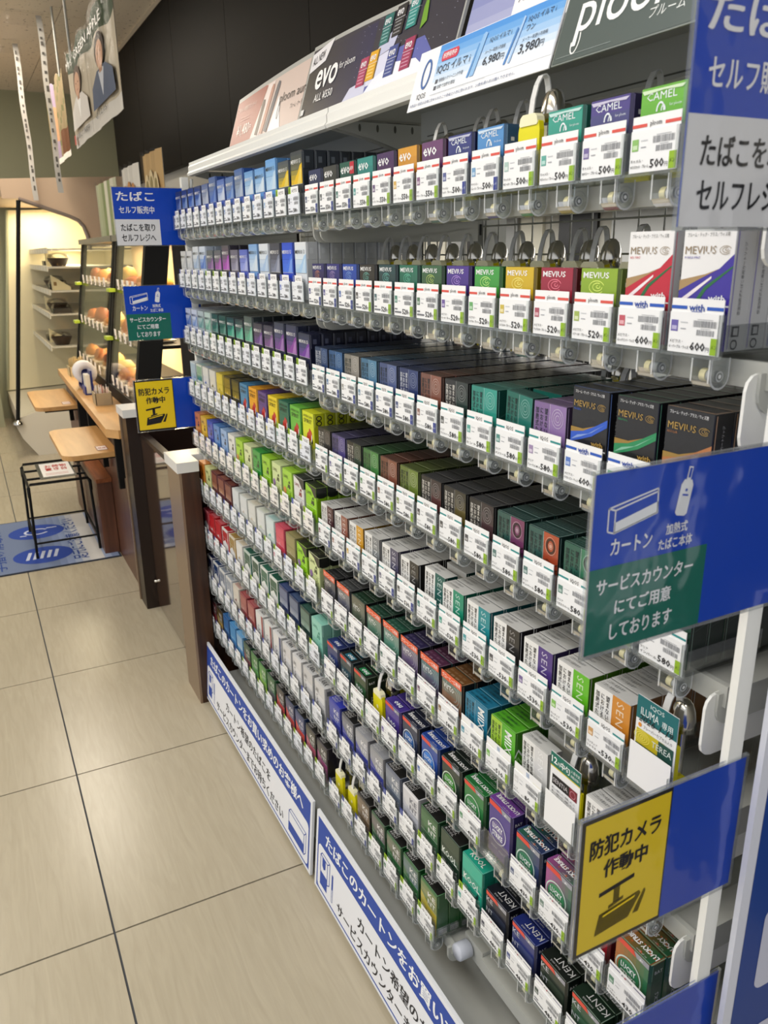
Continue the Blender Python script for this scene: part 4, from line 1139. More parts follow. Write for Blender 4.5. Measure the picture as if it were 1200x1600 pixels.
def card_mesh(price, name, sw, tagc, tint='#eeeff0', wdt=0.0545):
    k = (price, name, sw, tagc, tint, wdt)
    if k in CARDS:
        return CARDS[k]
    b = MB()
    h = 0.0335
    b.box(0, -0.0004, 0, wdt, 0.0004, h, tint, PAPER)
    F = Fr((0, -0.0004, 0), (1, 0, 0), (0, 0, 1), (0, -1, 0))
    b.rect(F, 0.0020, h * .52, 0.0095, h * .80, sw, PAPER)
    b.rect(F, 0.0030, h * .56, 0.0085, h * .66, mixc(sw, '#ffffff', .5), PAPER, .0004)
    rnd = random.Random(hash((price, sw)) % 1000)
    for (x0, x1, y0, y1) in ((0.026, 0.050, .66, .82), (0.030, 0.048, .46, .60)):
        x = x0
        while x < x1:
            wv = rnd.choice((.0004, .0006, .0010))
            b.rect(F, x, h * y0, min(x + wv, x1), h * y1, '#8a8c90', PAPER)
            x += wv + rnd.choice((.0004, .0007))
        b.rect(F, x0 + .004, h * (y1 + .02), x1 - .004, h * (y1 + .035), '#b0b2b6', PAPER)
    b.rect(F, 0.0120, h * .74, 0.020, h * .765, '#c4c6ca', PAPER)
    b.rect(F, 0.0125, h * .58, 0.0185, h * .61, '#a8aab0', PAPER)
    if name:
        a_, c_ = name
        b.text(F, a_, 0.0018, h * .235, h * .085, '#2c2c30', PAPER, bold=.006)
        b.text(F, c_, 0.0018, h * .10, h * .085, '#2c2c30', PAPER, w=0.0215, bold=.01)
    else:
        b.rect(F, 0.0020, h * .24, 0.010, h * .30, '#77797f', PAPER)
        b.rect(F, 0.0020, h * .11, 0.021, h * .18, '#77797f', PAPER)
    b.text(F, price, 0.0245, h * .08, h * .215, '#1c1c20', PAPER, w=0.0160 if len(price) > 2 else .0105, bold=.016)
    b.text(F, "円", 0.0412, h * .08, h * .11, '#1c1c20', PAPER)
    if tagc:
        b.rect(F, wdt - .0088, .0006, wdt - .0008, h * .42, tagc, PAPER, .0004)
        b.text(F, "メン" if tagc == '#8fb428' else "レギ", wdt - .0080, h * .16, h * .10, shade(tagc, .45) if tagc == '#8fb428' else '#c8cce8', PAPER, w=.0062, e=.0007)
    CARDS[k] = b.data("price_card")
    return CARDS[k]


STRIPS = {}


def strip_mesh(kind, tab):
    k = (kind, tab)
    if k in STRIPS:
        return STRIPS[k]
    b = MB()
    W = 0.0545
    if kind in ('ploom', 'IQOS', 'with', 'glo', 'ph'):
        b.box(0, -0.0003, -0.006, W, 0.0003, 0.0112, '#f0f0f0', PAPER)
        F = Fr((0, -0.0003, 0), (1, 0, 0), (0, 0, 1), (0, -1, 0))
        c = {'ploom': '#d9564c', 'IQOS': '#2f8f8f', 'with': '#2c5ab8', 'glo': '#3a3470', 'ph': '#e8e4c8'}[kind]
        hh = {'ploom': .0026, 'IQOS': .0022, 'with': .0028, 'glo': .0012, 'ph': .0006}[kind]
        y0 = .0024 if kind != 'glo' else .0072
        b.rect(F, 0.0, y0, W * .31, y0 + hh, c, PAPER)
        b.rect(F, W * .69, y0, W, y0 + hh, c, PAPER)
        if kind == 'ph':
            for q in range(4):
                b.rect(F, W * .45 + q * .0016, .003, W * .45 + q * .0016 + .0010, .0095, '#a8bcd8', PAPER)
        elif kind == 'glo':
            b.text(F, "glo HYPER", W * .5, .0060, .0032, '#4c4c58', PAPER, al='C', w=W * .30, bold=.01)
            b.rect(F, W * .44, .0066, W * .48, .0086, '#b02c40', PAPER, .0008)
        else:
            b.text(F, kind, W * .5, .0014, .0054 if kind != 'with' else .0056, '#3c3c40' if kind != 'with' else '#2c4aa0', PAPER, al='C', w=W * (.24 if kind != 'with' else .30), bold=.006 if kind != 'with' else .02)
            if kind == 'with':
                b.rect(F, W * .40, .0006, W * .60, .0011, '#2c4aa0', PAPER)
    else:   # narrow white header with a coloured side tab
        b.box(0.0125, -0.0003, -0.006, 0.0470, 0.0003, 0.0112, '#f1f1f1', PAPER)
        b.box(0.0010, -0.0001, -0.004, 0.0123, 0.0005, 0.0116, tab, PAPER)
        F = Fr((0, -0.0003, 0), (1, 0, 0), (0, 0, 1), (0, -1, 0))
        b.rect(Fr((0, -0.0001, 0), (1, 0, 0), (0, 0, 1), (0, -1, 0)), .0045, .001, .0078, .009, mixc(tab, '#ffffff', .4) if tab != '#96bc24' else shade(tab, .6), PAPER)
        b.text(F, kind, .030, .0018, .0062, '#3c3c42', PAPER, al='C', w=.025, bold=.008)
    STRIPS[k] = b.data("header_strip")
    return STRIPS[k]


LIME, TBLUE = '#8fb428', '#33408c'
STRIPK = {1: 'ploom', 2: 'ploom', 3: 'IQOS', 4: 'IQOS', 5: 'IQOS', 6: 'glo', 7: 'glo', 8: 'ケント', 9: 'ケント'}
PRICE = {1: '550', 2: '520', 3: '580', 4: '580', 5: '530', 6: '580', 7: '430', 8: '500', 9: '500'}
NAMES1 = {7: ("キャメル・", "リッチ・ブルーム"), 8: ("キャメル・", "スムース・ブルーム"), 9: ("キャメル・", "Wコールド・ブルーム"), 10: ("キャメル・", "Wフレッシュ・ブルーム"), 11: ("キャメル・", "Wベリー・ブルーム"), 12: ("キャメル・", "Wマスカット・ブルーム"), 13: ("キャメル・", "Wピーチ・ブルーム"), 3: ("エボ", "グリーン・プルーム"), 4: ("エボ", "パープル・プルーム"), 5: ("エボ", "マンゴー・プルーム"), 6: ("エボ", "ベリー・プルーム")}
NAMES2 = {8: ("メビウス・", "ミックスG・ブルーム"), 9: ("メビウス・", "シトラスOP・ブルーム"), 10: ("メビウス・", "アップルOP・ブルーム"), 11: ("メビウス・", "ペアーOP・ブルーム"), 12: ("メビウス・", "Gレッドミント・ウィズ"), 13: ("メビウス・", "G・パープル・ウィズ"), 7: ("メビウス・", "ベリーOP・ブルーム")}
NAMES3 = {6: ("テリア", "ウォーム・フューズ"), 7: ("テリア", "ブラックメンソール"), 8: ("テリア", "ミント"), 9: ("テリア", "メンソール"), 10: ("テリア", "フュージョンM・E"), 11: ("メビウス・", "Pフローズン・ウィズ"), 12: ("メビウス・", "Pメンソール・ウィズ"), 13: ("メビウス・", "Pレギュラー・ウィズ")}
NAMES4 = {k: ("テリア", n) for k, n in {6: "ブラックルビーM", 7: "ブラックイエローM", 8: "ブラックパープルM", 9: "オアシスパール", 10: "サンパール", 11: "リビエラパール", 13: "インパール"}.items()}
NAMES5 = {k: ("センティア", n) for k, n in {6: "フロスト・M", 7: "フレッシュ・M", 8: "アイシー・M", 9: "ブラック・M", 10: "パープル・M", 11: "クリア・M", 12: "シトラス・M"}.items()}
NAMES6 = {k: ("ヴァルト", n) for k, n in {4: "ミント", 5: "パープル", 6: "ベリー", 7: "トロピカル"}.items()}
NAMES6.update({8: ("ミックス", "クールアイス"), 9: ("ミックス", "グリーンM"), 10: ("ウィズ", "ホワイト・ミニ")})
NAMES7 = {k: ("ラッキー・", n) for k, n in {5: "リッチ・タバコ", 6: "スムース", 7: "ダーク・M", 8: "メンソール", 10: "ブルー・スイッチ", 11: "ピンク・スイッチ", 12: "レッド", 13: "トロピカル"}.items()}
NM = {1: NAMES1, 2: NAMES2, 3: NAMES3, 4: NAMES4, 5: NAMES5, 6: NAMES6, 7: NAMES7, 8: {}, 9: {}}

items = []      # every pack that could be built: (kind, score, spec, look, place, position)
CAMV = CAMPOS


def column_words(bay, k, i):
    if bay == 'far':
        return f"far bay {SHELF[k - 1]}, {ORD[i]} column"
    return f"near bay {SHELF[k - 1]}, {ORD[i]} column"


LEAN = {("near", 3, 9): (0, 0.045, -0.07), ("near", 5, 6): (0, 0.03, 0.035), ("near", 6, 10): (0.0, -0.035, -0.05)}
HEATED = ('evo', 'cml', 'mvp', 'wth', 'ter', 'sen', 'mix', 'vir')
PUSHER_FAR = {(3, 7), (3, 8), (4, 2), (5, 0), (5, 10), (5, 11), (5, 9), (6, 9), (7, 4), (7, 13), (8, 13)}
NO_TAG = {(7, 9)}
for bay, table, xf in (('far', FAR, fx), ('near', NEAR, nx)):
    T_ = TF if bay == 'far' else TN
    for k in range(1, 10):
        for i, entry in enumerate(table[k]):
            x0 = xf(i) - 0.0085
            zb = BASE[k] - (0.0 if bay == 'near' else -0.002)
            where = column_words(bay, k, i)
            spec, look, n = entry if entry else (None, "yellow pusher in an empty column", 0)
            # tray
            t = link("pusher_tray", T_[0], None, (x0, 0.0, zb))
            tag(t, f"clear plastic pusher tray, {where}", "tray", "clear pusher trays of the rack")
            link("front_plate", T_[1], t)
            h = link("roller_housing", T_[2], t)
            link("spool", T_[3], h)
            D = KD if not spec else pack_mesh(*spec)[4]
            depth = 0.004 + n * (D + 0.0010) + 0.004
            if bay == 'near' and k < 9 or (k, i) in PUSHER_FAR and bay == 'far' or n == 0:
                if depth < 0.26 and not (bay == 'near' and k == 1 and n and i < 4):
                    pu = link("pusher", PU[0], t, (0.0, depth, 0.0))
                    link("pad", PU[1], pu)
                    link("pull_strap", PU[2], pu)
                    link("spring_drum", PU[3], t, (0.0, depth, 0.0))
            # price card and its header strip
            if not (bay == 'near' and (k, i) in NO_TAG):
                if bay == 'near':
                    price = PRICE[k]
                    if k == 1 and i >= 7: price = '500'
                    if k == 2 and i >= 12 or k == 3 and i >= 11: price = '600'
                    if k == 6 and i in (8, 9): price = '510'
                    if k == 6 and i == 10: price = '80'
                    if k == 7 and i < 5: price = '400'
                    if k == 8 and i >= 9: price = '480'
                    sk = STRIPK[k]
                    if k == 2 and i >= 12 or k == 3 and i >= 11: sk = 'with'
                    if k == 6 and i >= 8: sk = 'ph'
                    if k == 8 and i in (7, 8): sk = 'クール'
                    if k == 8 and i >= 9: sk = 'glo'
                    tg = LIME if not (i < 3 and k in (1, 2) or i < 7 and k == 3 or k == 1 and i in (0, 7, 8) or k == 5 and i < 6 or k == 8 and i < 6 or k == 9 and i < 3) else TBLUE
                    hd = tg if tg == TBLUE else '#96bc24'
                    sw = spec[1] if spec else '#9cc4b8'
                    if spec and spec[0] == 'sen': sw = spec[2]
                    blank = (k == 5 and i == 13) or (k == 6 and i == 11)
                    if blank:
                        b = MB(); b.box(0, -0.0004, 0, 0.0545, 0.0004, 0.046, '#f0f0f0', PAPER)
                        me = b.data("price_card")
                    else:
                        me = card_mesh(price, NM[k].get(i), mixc(sw, '#c8c8c8', .35), tg)
                    c = link("price_card", me, None, (xf(i) - 0.0036, -0.0046, zb - 0.0032))
                    tag(c, f"blank white card holder, {where}" if blank else f"white price card reading {price} yen, {where}", "price card", "price cards of the near bay")
                    if not blank:
                        link("header_strip", strip_mesh(sk, hd), c, (0, 0.0009, 0.0335))
                else:
                    lime = {1: (12, 13), 2: (4, 5, 6), 3: range(4, 14), 4: (1, 11, 12, 13), 5: (6, 8, 9, 10, 11, 13), 6: (1, 9, 10, 12, 13), 7: range(6, 14), 8: (), 9: range(5, 14)}[k]
                    tg = '#96bc24' if i in lime else '#3a4a9c'
                    tint = ('#e6e9ee', '#eceef0', '#e4e8f0')[(i + k) % 3] if k != 5 else ('#efe6e4' if i < 3 else '#eeeae4')
                    me = card_mesh('580' if k < 4 else '600', None, mixc((spec[1] if spec else '#888888'), '#c8c8d0', .5), None, tint, 0.0545)
                    c = link("price_card", me, None, (xf(i) - 0.0026, -0.0046, zb - 0.0032))
                    tag(c, f"white price card on the tray lip, {where}", "price card", "price cards of the far bay")
                    link("header_strip", strip_mesh('メビウス' if k < 4 else ('アメスピ' if k == 4 else ('キャメル' if k < 6 else 'ケント')), tg), c, (0, 0.0009, 0.0335))
            if not spec:
                continue
            p = pack_mesh(*spec)
            W, H, D = p[2], p[3], p[4]
            kind = "heated_tobacco_box" if spec[0] in HEATED else "cigarette_pack"
            px = x0 + 0.0018 + (T_ is TF) * 0.0012 + (0.0555 - W) / 2
            for q in range(n):
                y = 0.004 + q * (D + 0.0010)
                d = (Vector((px + W / 2, y, zb + H)) - CAMV).length
                sc = W * H / d ** 2 * (6 if q == 0 else 1.0) / (1 + 0.04 * q)
                last = (i == 13 and bay == 'far')
                seen = q == 0 or k >= 3 or (last and k < 3) or (bay == 'near' and k == 2 and i >= 12) or (bay == 'far' and k <= 2 and q < 2)
                if bay == 'near' and k == 3 and q > 10 or not seen or (bay, k, i) in LEAN and q == 1:
                    continue
                if q and k in (1, 2) and not last and not (bay == 'near' and i >= 12):
                    sc *= 0.2
                jit = random.Random(k * 1000 + i * 37 + q)
                items.append([kind, sc, spec, look, where, (px + jit.uniform(-.0007, .0007), y + jit.uniform(-.0002, .0002), zb), q])



def back_mb(p):
    """The same carton without the print of its hidden face, for the rows standing behind the first."""
    src = p[7][1]
    b = MB()
    b.v, b.mats = src.v, src.mats
    for f, c, m, sm in zip(src.f, src.c, src.m, src.sm):
        if all(src.v[a][1] < -0.0001 for a in f):
            continue
        b.f.append(f); b.c.append(c); b.m.append(m); b.sm.append(sm)
    used = sorted({a for f in b.f for a in f})
    mp = {a: i for i, a in enumerate(used)}
    b.v = [src.v[a] for a in used]
    b.f = [tuple(mp[a] for a in f) for f in b.f]
    return b


for kind, stuffname in (("heated_tobacco_box", "heated_tobacco_boxes"), ("cigarette_pack", "cigarette_packs")):
    its = sorted([t for t in items if t[0] == kind], key=lambda t: -t[1])
    single, rest = its[:300], its[300:]
    backs = {}
    for kd, sc, spec, look, where, pos, q in single:
        p = pack_data(spec)
        if q == 0:
            o = link(kind, p[5], None, pos)
            if p[6] is not None:
                link("lid", p[6], o)
            line = "front"
        else:
            if spec not in backs:
                bm_ = back_mb(p)
                backs[spec] = (bm_, bm_.data("carton_behind"))
            o = link(kind, backs[spec][1], None, pos)
            line = f"{ORD[q]} in line"
        jr = random.Random(where + str(q))
        o.rotation_euler = (0, 0, jr.uniform(-.005, .005))
        for (bb, kk, ii), (ry_x, ry, rz) in LEAN.items():
            if where == column_words(bb, kk, ii) and q == 0:
                o.rotation_euler = (ry_x, ry, rz)
                o.location.z += 0.0030
                o.location.y += 0.0055
                o.location.x += 0.0012 if ry > 0 else 0.0018
        tag(o, f"{look}, {where}, {line}", "tobacco box" if kind.startswith("heated") else "cigarette pack", f"boxes in {where}")
    j = MB()
    for kd, sc, spec, look, where, pos, q in rest:
        p = pack_data(spec)
        if spec not in backs:
            bm_ = back_mb(p)
            backs[spec] = (bm_, None)
        j.add(backs[spec][0], pos)
    if rest:
        o = link(stuffname, j)
        tag(o, "remaining boxes standing deep behind the front rows of the shelves", "boxes", None, "stuff")
    print("PACKS", kind, len(its), "rest", len(rest))
# ------------------------------------------------------------------ flag signs
BLUE, GREEN, YEL = '#0543bc', '#0f6b5c', '#f0d018'


def sign_face(kind, W=0.205, H=0.144):
    """Printed insert lying in the x-facing plane: u = +y, v = +z, normal +x."""
    b = MB()
    b.box(-0.0006, 0.0025, 0.0025, 0.0006, W - 0.0025, H - 0.0025, BLUE, GLOSSP)
    F = Fr((0.0006, 0.0, 0.0), (0, 1, 0), (0, 0, 1), (1, 0, 0))
    G, ee = GLOSSP, .0004
    if kind == 1:
        b.rect(F, .0025, .0025, W * .56, H * .455, '#e2e2e4', G)
        b.text(F, "たばこ", W * .055, H * .76, H * .155, '#f2f2f4', G, w=W * .46, bold=.028, res=3)
        b.text(F, "セルフ販売中", W * .075, H * .55, H * .125, '#f2f2f4', G, w=W * .43, bold=.018, res=3)
        b.text(F, "たばこを取り", W * .075, H * .255, H * .125, '#101018', G, w=W * .42, bold=.026, res=3)
        b.text(F, "セルフレジへ", W * .075, H * .085, H * .120, '#101018', G, w=W * .42, bold=.026, res=3)
    elif kind == 2:
        b.rect(F, .0025, .0025, W * .575, H * .49, GREEN, G)
        w_ = '#eef0f4'
        # carton: outlined box with a white lower half
        L = [((.08, .68), (.08, .80)), ((.08, .80), (.30, .86)), ((.30, .86), (.305, .73)), ((.08, .68), (.11, .665)), ((.11, .665), (.305, .73)), ((.11, .665), (.11, .785)), ((.11, .785), (.08, .80)), ((.11, .785), (.305, .845))]
        for (x0, y0), (x1, y1) in L:
            a, c = Vector((x0 * W, y0 * H)), Vector((x1 * W, y1 * H))
            d = (c - a).normalized(); nn = Vector((-d.y, d.x)) * .0006
            b.flat(F, [a - nn, c - nn, c + nn, a + nn], w_, G, ee)
        b.flat(F, [(W * .11, H * .665), (W * .305, H * .73), (W * .305, H * .79), (W * .11, H * .72)], w_, G, ee)
        # heated device leaning right
        ca, sa = math.cos(-.18), math.sin(-.18)
        def dv(x, y): return (W * .42 + (x * ca - y * sa), H * .70 + (x * sa + y * ca))
        P = [dv(-.0062, 0), dv(-.004, -.002), dv(.004, -.002), dv(.0062, 0), dv(.0062, .022), dv(.004, .026), dv(-.004, .026), dv(-.0062, .022)]
        b.flat(F, P, w_, G, ee)
        b.flat(F, [dv(-.0022, .026), dv(.0022, .026), dv(.0022, .036), dv(-.0022, .036)], w_, G, ee)
        b.flat(F, [dv(-.0012, .0275), dv(.0012, .0275), dv(.0012, .035), dv(-.0012, .035)], BLUE, G, .0007)
        q = dv(0, .018); b.disc(F, q[0], q[1], .0012, .0012, BLUE, G, .0007, n=10)
        b.flat(F, [dv(-.003, .0135), dv(.003, .0135), dv(.003, .0148), dv(-.003, .0148)], BLUE, G, .0007)
        b.text(F, "カートン", W * .10, H * .55, H * .085, w_, G, w=W * .19, bold=.030, res=3)
        b.text(F, "加熱式", W * .355, H * .595, H * .06, w_, G, w=W * .105, bold=.024, res=3)
        b.text(F, "たばこ本体", W * .325, H * .515, H * .062, w_, G, w=W * .165, bold=.024, res=3)
        b.text(F, "サービスカウンター", W * .05, H * .345, H * .085, w_, G, w=W * .46, bold=.030, res=3)
        b.text(F, "にてご用意", W * .14, H * .215, H * .085, w_, G, w=W * .27, bold=.030, res=3)
        b.text(F, "しております", W * .125, H * .075, H * .090, w_, G, w=W * .30, bold=.030, res=3)
    elif kind == 3:
        b.rect(F, .0025, .0025, W * .525, H - .0025, '#14141c', G)
        b.rect(F, .0065, .0065, W * .515, H - .0065, YEL, G, .0006)
        k_ = '#14141e'
        b.text(F, "防犯カメラ", W * .065, H * .70, H * .135, k_, G, w=W * .40, bold=.038, res=3, e=.001)
        b.text(F, "作動中", W * .15, H * .535, H * .125, k_, G, w=W * .25, bold=.038, res=3, e=.001)
        def pl(P): b.flat(F, [(W * x, H * y) for x, y in P], k_, G, .001)
        pl([(.135, .435), (.135, .405), (.335, .445), (.335, .475)])
        pl([(.22, .32), (.255, .32), (.255, .45), (.22, .445)])
        pl([(.195, .29), (.28, .32), (.28, .345), (.195, .315)])
        pl([(.145, .275), (.125, .125), (.32, .155), (.385, .30), (.375, .325), (.19, .285)])
        pl([(.345, .165), (.38, .165), (.415, .30), (.41, .325), (.40, .315)])
        b.flat(F, [(W * .165, H * .247), (W * .345, H * .29), (W * .352, H * .307), (W * .165, H * .262)], YEL, G, .0014)
    return b


def flag(kind, x, y, z, label, W=0.205, H=0.144):
    t = empty("flag_sign", (x, y, z), label, "sign", "blue flag signs at the rack ends")
    link("printed_insert", sign_face(kind, W, H), t)
    s = MB()
    s.box(0.0016, 0, 0, 0.0024, W, H, '#ffffff', FILM)
    for y0, y1, z0, z1 in ((0, W, 0, .0022), (0, W, H - .0022, H), (0, .0022, 0, H), (W - .0022, W, 0, H)):
        s.box(-.0018, y0, z0, .0016, y1, z1, '#ffffff', CLEARE)
    link("clear_sleeve", s, t)
    return t


flag(1, -0.953, -0.158, 1.365, "blue and white flag sign at the far rack end, highest of three", 0.21, 0.148)
flag(2, -0.953, -0.156, 1.118, "blue and green flag sign with carton picture at the far rack end", 0.21, 0.148)
flag(3, -0.953, -0.157, 0.865, "yellow and blue camera warning flag sign at the far rack end", 0.21, 0.148)
flag(1, 0.948, -0.142, 1.353, "blue and white flag sign hanging closest to the camera, top corner", 0.21, 0.148)
flag(2, 0.930, -0.178, 1.052, "large blue and green flag sign beside the near white post", 0.21, 0.145)
flag(3, 0.930, -0.166, 0.755, "large yellow and blue camera warning flag sign below the green one", 0.197, 0.148)
flag(0, 0.930, -0.166, 0.498, "plain blue flag sign end at the foot of the near post", 0.203, 0.148)

# end poster board
t = empty("poster_board", (0.944, 0.029, 0.0), "tall blue poster board with white edge beside the near post", "poster")
b = MB(); b.box(-0.003, 0, 0.02, 0.003, 0.60, 1.06, '#d8dae4', mat("white_board_edge", '#d9dbe6', rough=0.4))
link("board", b, t)
b = MB()
F = Fr((0.003, 0, 0), (0, 1, 0), (0, 0, 1), (1, 0, 0))
b.rect(F, .013, .03, .59, 1.05, '#0a3c8c', GLOSSP, .0004)
def rrect(F, x0, y0, x1, y1, r, col, e):
    P = []
    for cx, cy, a0 in ((x1 - r, y1 - r, 0), (x0 + r, y1 - r, 90), (x0 + r, y0 + r, 180), (x1 - r, y0 + r, 270)):
        for q in range(5):
            a = math.radians(a0 + q * 22.5)
            P.append((cx + r * math.cos(a), cy + r * math.sin(a)))
    b.flat(F, P, col, GLOSSP, e)
rrect(F, .040, .30, .56, .560, .02, '#c9cbdc', .0007)
rrect(F, .040, .615, .56, .72, .012, '#c9cbdc', .0007)
b.text(F, "運転免許証", .062, .48, .035, '#1c2258', GLOSSP, bold=.02, e=.001, res=2)
link("poster_print", b, t)

# ------------------------------------------------------------------ boards on the floor edge
def floor_sign(x0, label, mirror):
    W, H = 0.862, 0.192
    t = empty("floor_sign", (x0, -0.040, 0.014), label, "sign", "carton notices along the rack base", rot=(math.radians(-4.5), 0, 0))
    b = MB(); b.box(0, -0.006, 0, W, 0, H, '#eef0f4', mat("foam_board", '#e9ecf2', rough=0.5))
    link("foam_board", b, t)
    b = MB()
    F = Fr((0, -0.006, 0), (1, 0, 0), (0, 0, 1), (0, -1, 0))
    c = '#2a4ca8'
    b.rect(F, .010, .008, W - .010, H - .010, c, PAPER, .0003)
    P = []
    b2 = [(.014, .014), (W - .014, .014), (W - .014, H * .62), (.014, H * .62)]
    def rr(x0, y0, x1, y1, r, col, e):
        Q = []
        for cx, cy, a0 in ((x1 - r, y1 - r, 0), (x0 + r, y1 - r, 90), (x0 + r, y0 + r, 180), (x1 - r, y0 + r, 270)):
            for q in range(5):
                a = math.radians(a0 + q * 22.5)
                Q.append((cx + r * math.cos(a), cy + r * math.sin(a)))
        b.flat(F, Q, col, PAPER, e)
    rr(.016, .013, W - .016, H * .635, .012, '#eef0f6', .0006)
    b.text(F, "たばこのカートンをお買い求めのお客様へ", W * .5, H * .70, H * .175, '#f4f6fa', PAPER, w=W * .88, al='C', bold=.036, res=3, e=.0006)
    b.text(F, "カートン希望のたばこを", W * .47, H * .36, H * .155, '#26262c', PAPER, w=W * .44, al='C', bold=.028, res=3, e=.0009)
    b.text(F, "サービスカウンターまでお持ちください", W * .47, H * .12, H * .155, '#26262c', PAPER, w=W * .66, al='C', bold=.028, res=3, e=.0009)
    # open cigarette pack
    def ln(pts, col=c, t_=.0011, e=.0010):
        for (xa, ya), (xb, yb) in zip(pts, pts[1:]):
            a, q = Vector((xa, ya)), Vector((xb, yb))
            d = (q - a).normalized(); nn = Vector((-d.y, d.x)) * t_
            b.flat(F, [a - nn, q - nn, q + nn, a + nn], col, PAPER, e)
    ox, oy = .030, .026
    b.flat(F, [(ox, oy), (ox + .036, oy), (ox + .036, oy + .034), (ox, oy + .034)], c, PAPER, .0009)
    ln([(ox, oy + .034), (ox, oy + .074), (ox + .008, oy + .082), (ox + .048, oy + .082), (ox + .048, oy + .028), (ox + .036, oy + .020), (ox + .036, oy + .072), (ox + .048, oy + .082)])
    ln([(ox, oy + .074), (ox + .036, oy + .072)])
    b.flat(F, [(ox + .010, oy + .073), (ox + .026, oy + .073), (ox + .026, oy + .052), (ox + .018, oy + .046), (ox + .010, oy + .052)], c, PAPER, .0012)
    # single stick
    b.flat(F, [(ox + .060, oy + .030), (ox + .066, oy + .030), (ox + .066, oy + .066), (ox + .060, oy + .066)], c, PAPER, .0009)
    ln([(ox + .060, oy), (ox + .060, oy + .066), (ox + .066, oy + .066), (ox + .066, oy), (ox + .060, oy)], t_=.0007)
    # carton at the right end
    ox = W - .135
    b.flat(F, [(ox, oy), (ox + .095, oy), (ox + .095, oy + .026), (ox, oy + .026)], c, PAPER, .0009)
    ln([(ox, oy), (ox, oy + .054), (ox + .012, oy + .064), (ox + .107, oy + .064), (ox + .107, oy + .012), (ox + .095, oy), (ox + .095, oy + .052), (ox + .107, oy + .064)])
    ln([(ox, oy + .054), (ox + .095, oy + .052)])
    link("notice_print", b, t)
    b = MB(); b.box(.04, .0, .05, .07, .010, .09, '#c9c9c6', WHITEM); b.box(W - .07, .0, .05, W - .04, .010, .09, '#c9c9c6', WHITEM)
    link("clip", b, t)


floor_sign(-0.900, "blue and white carton notice on the floor under the far bay", 0)
floor_sign(-0.012, "blue and white carton notice on the floor under the near bay", 1)

# ------------------------------------------------------------------ advert boards above
LEAN_ = math.radians(-18)


def advert(name, x0, z0, y0, W, prof, label, bg, depth=0.004):
    """Board leaning back; prof gives its top outline as (u, v)."""
    t = empty(name, (x0, y0, z0), label, "advert board", "advert boards on the top shelf", rot=(LEAN_, 0, 0))
    b = MB()
    P = [(0, 0), (W, 0)] + prof
    b.prism(P, Fr((0, 0, 0), (1, 0, 0), (0, 0, 1), (0, -1, 0)), depth, bg, GLOSSP)
    link("board", b, t)
    return t


F0 = Fr((0, 0, 0), (1, 0, 0), (0, 0, 1), (0, -1, 0))
A = '#a9aaa6'
W1 = 0.438
def arc(u, big=False):
    # shared arched outline across both frames: u measured from the far board's far edge
    return 0.105 + 0.018 * math.sin(min(1.0, (u + .02) / 0.95) * math.pi * .98)
t = advert("advert_board", -0.622, 1.5765, 0.062, W1, [(W1 * k / 10, arc(W1 * k / 10)) for k in range(10, -1, -1)], "arched pink advert board with three slim devices, far bay", A)
b = MB()
def top_strip(b, x0, x1, u0, col, dv, lo=0.0, n=10, c2=None):
    P = [(x0, lo), (x1, lo)] + [(x0 + (x1 - x0) * k / n, arc(u0 + x0 + (x1 - x0) * k / n) - dv) for k in range(n, -1, -1)]
    b.flat(F0, P, col, GLOSSP, .0004)
top_strip(b, .004, W1 - .006, 0, '#cfbbb2', .010)
G = GLOSSP
b.flat(F0, [(.004, 0), (.150, 0), (.200, .104), (.185, arc(.185) - .010), (.10, arc(.1) - .010), (.004, arc(0) - .010)], '#a05a4e', G, .0007)
b.flat(F0, [(.150, 0), (.205, 0), (.245, arc(.24) - .012), (.205, arc(.2) - .012)], '#e6d8d4', G, .0008)
def stick(x, y, L, wd, ang, col):
    ca, sa = math.cos(ang), math.sin(ang)
    P = []
    for px, py in ((-wd, 0), (wd, 0), (wd, L - wd), (wd * .6, L), (-wd * .6, L), (-wd, L - wd)):
        P.append((x + px * ca + py * sa, y - px * sa + py * ca))
    b.flat(F0, P, col, G, .0011)
stick(.188, .004, .072, .010, .15, '#5c5148')
stick(.218, .004, .098, .009, .22, '#b98a78')
stick(.245, .004, .100, .010, .30, '#585a62')
b.flat(F0, [(.262, .0), (.335, .0), (.29, .07)], '#e9eaee', G, .0008)
b.text(F0, "ploom aura", .300, .046, .024, '#3a3434', G, w=.150, e=.0012, res=2)
b.ring(F0, .305, .036, .006, .016, .0018, '#3a3434', G, .0012, n=18)
b.text(F0, "プルーム・オーラ", .372, .030, .010, '#4a4444', G, w=.06, e=.0012)
b.text(F0, "これからの加熱式スタンダード", .018, .072, .011, '#e9d6ce', G, w=.125, e=.0012)
b.text(F0, "¥1,480", .040, .014, .028, '#f1e6e0', G, w=.085, bold=.01, e=.0012, res=2)
b.text(F0, "円", .128, .022, .012, '#f1e6e0', G, e=.0012)
for q in range(2):
    b.rect(F0, .05, .056 - .006 * q, .11, .058 - .006 * q, '#c99b90', G, .0011)
link("advert_print", b, t)

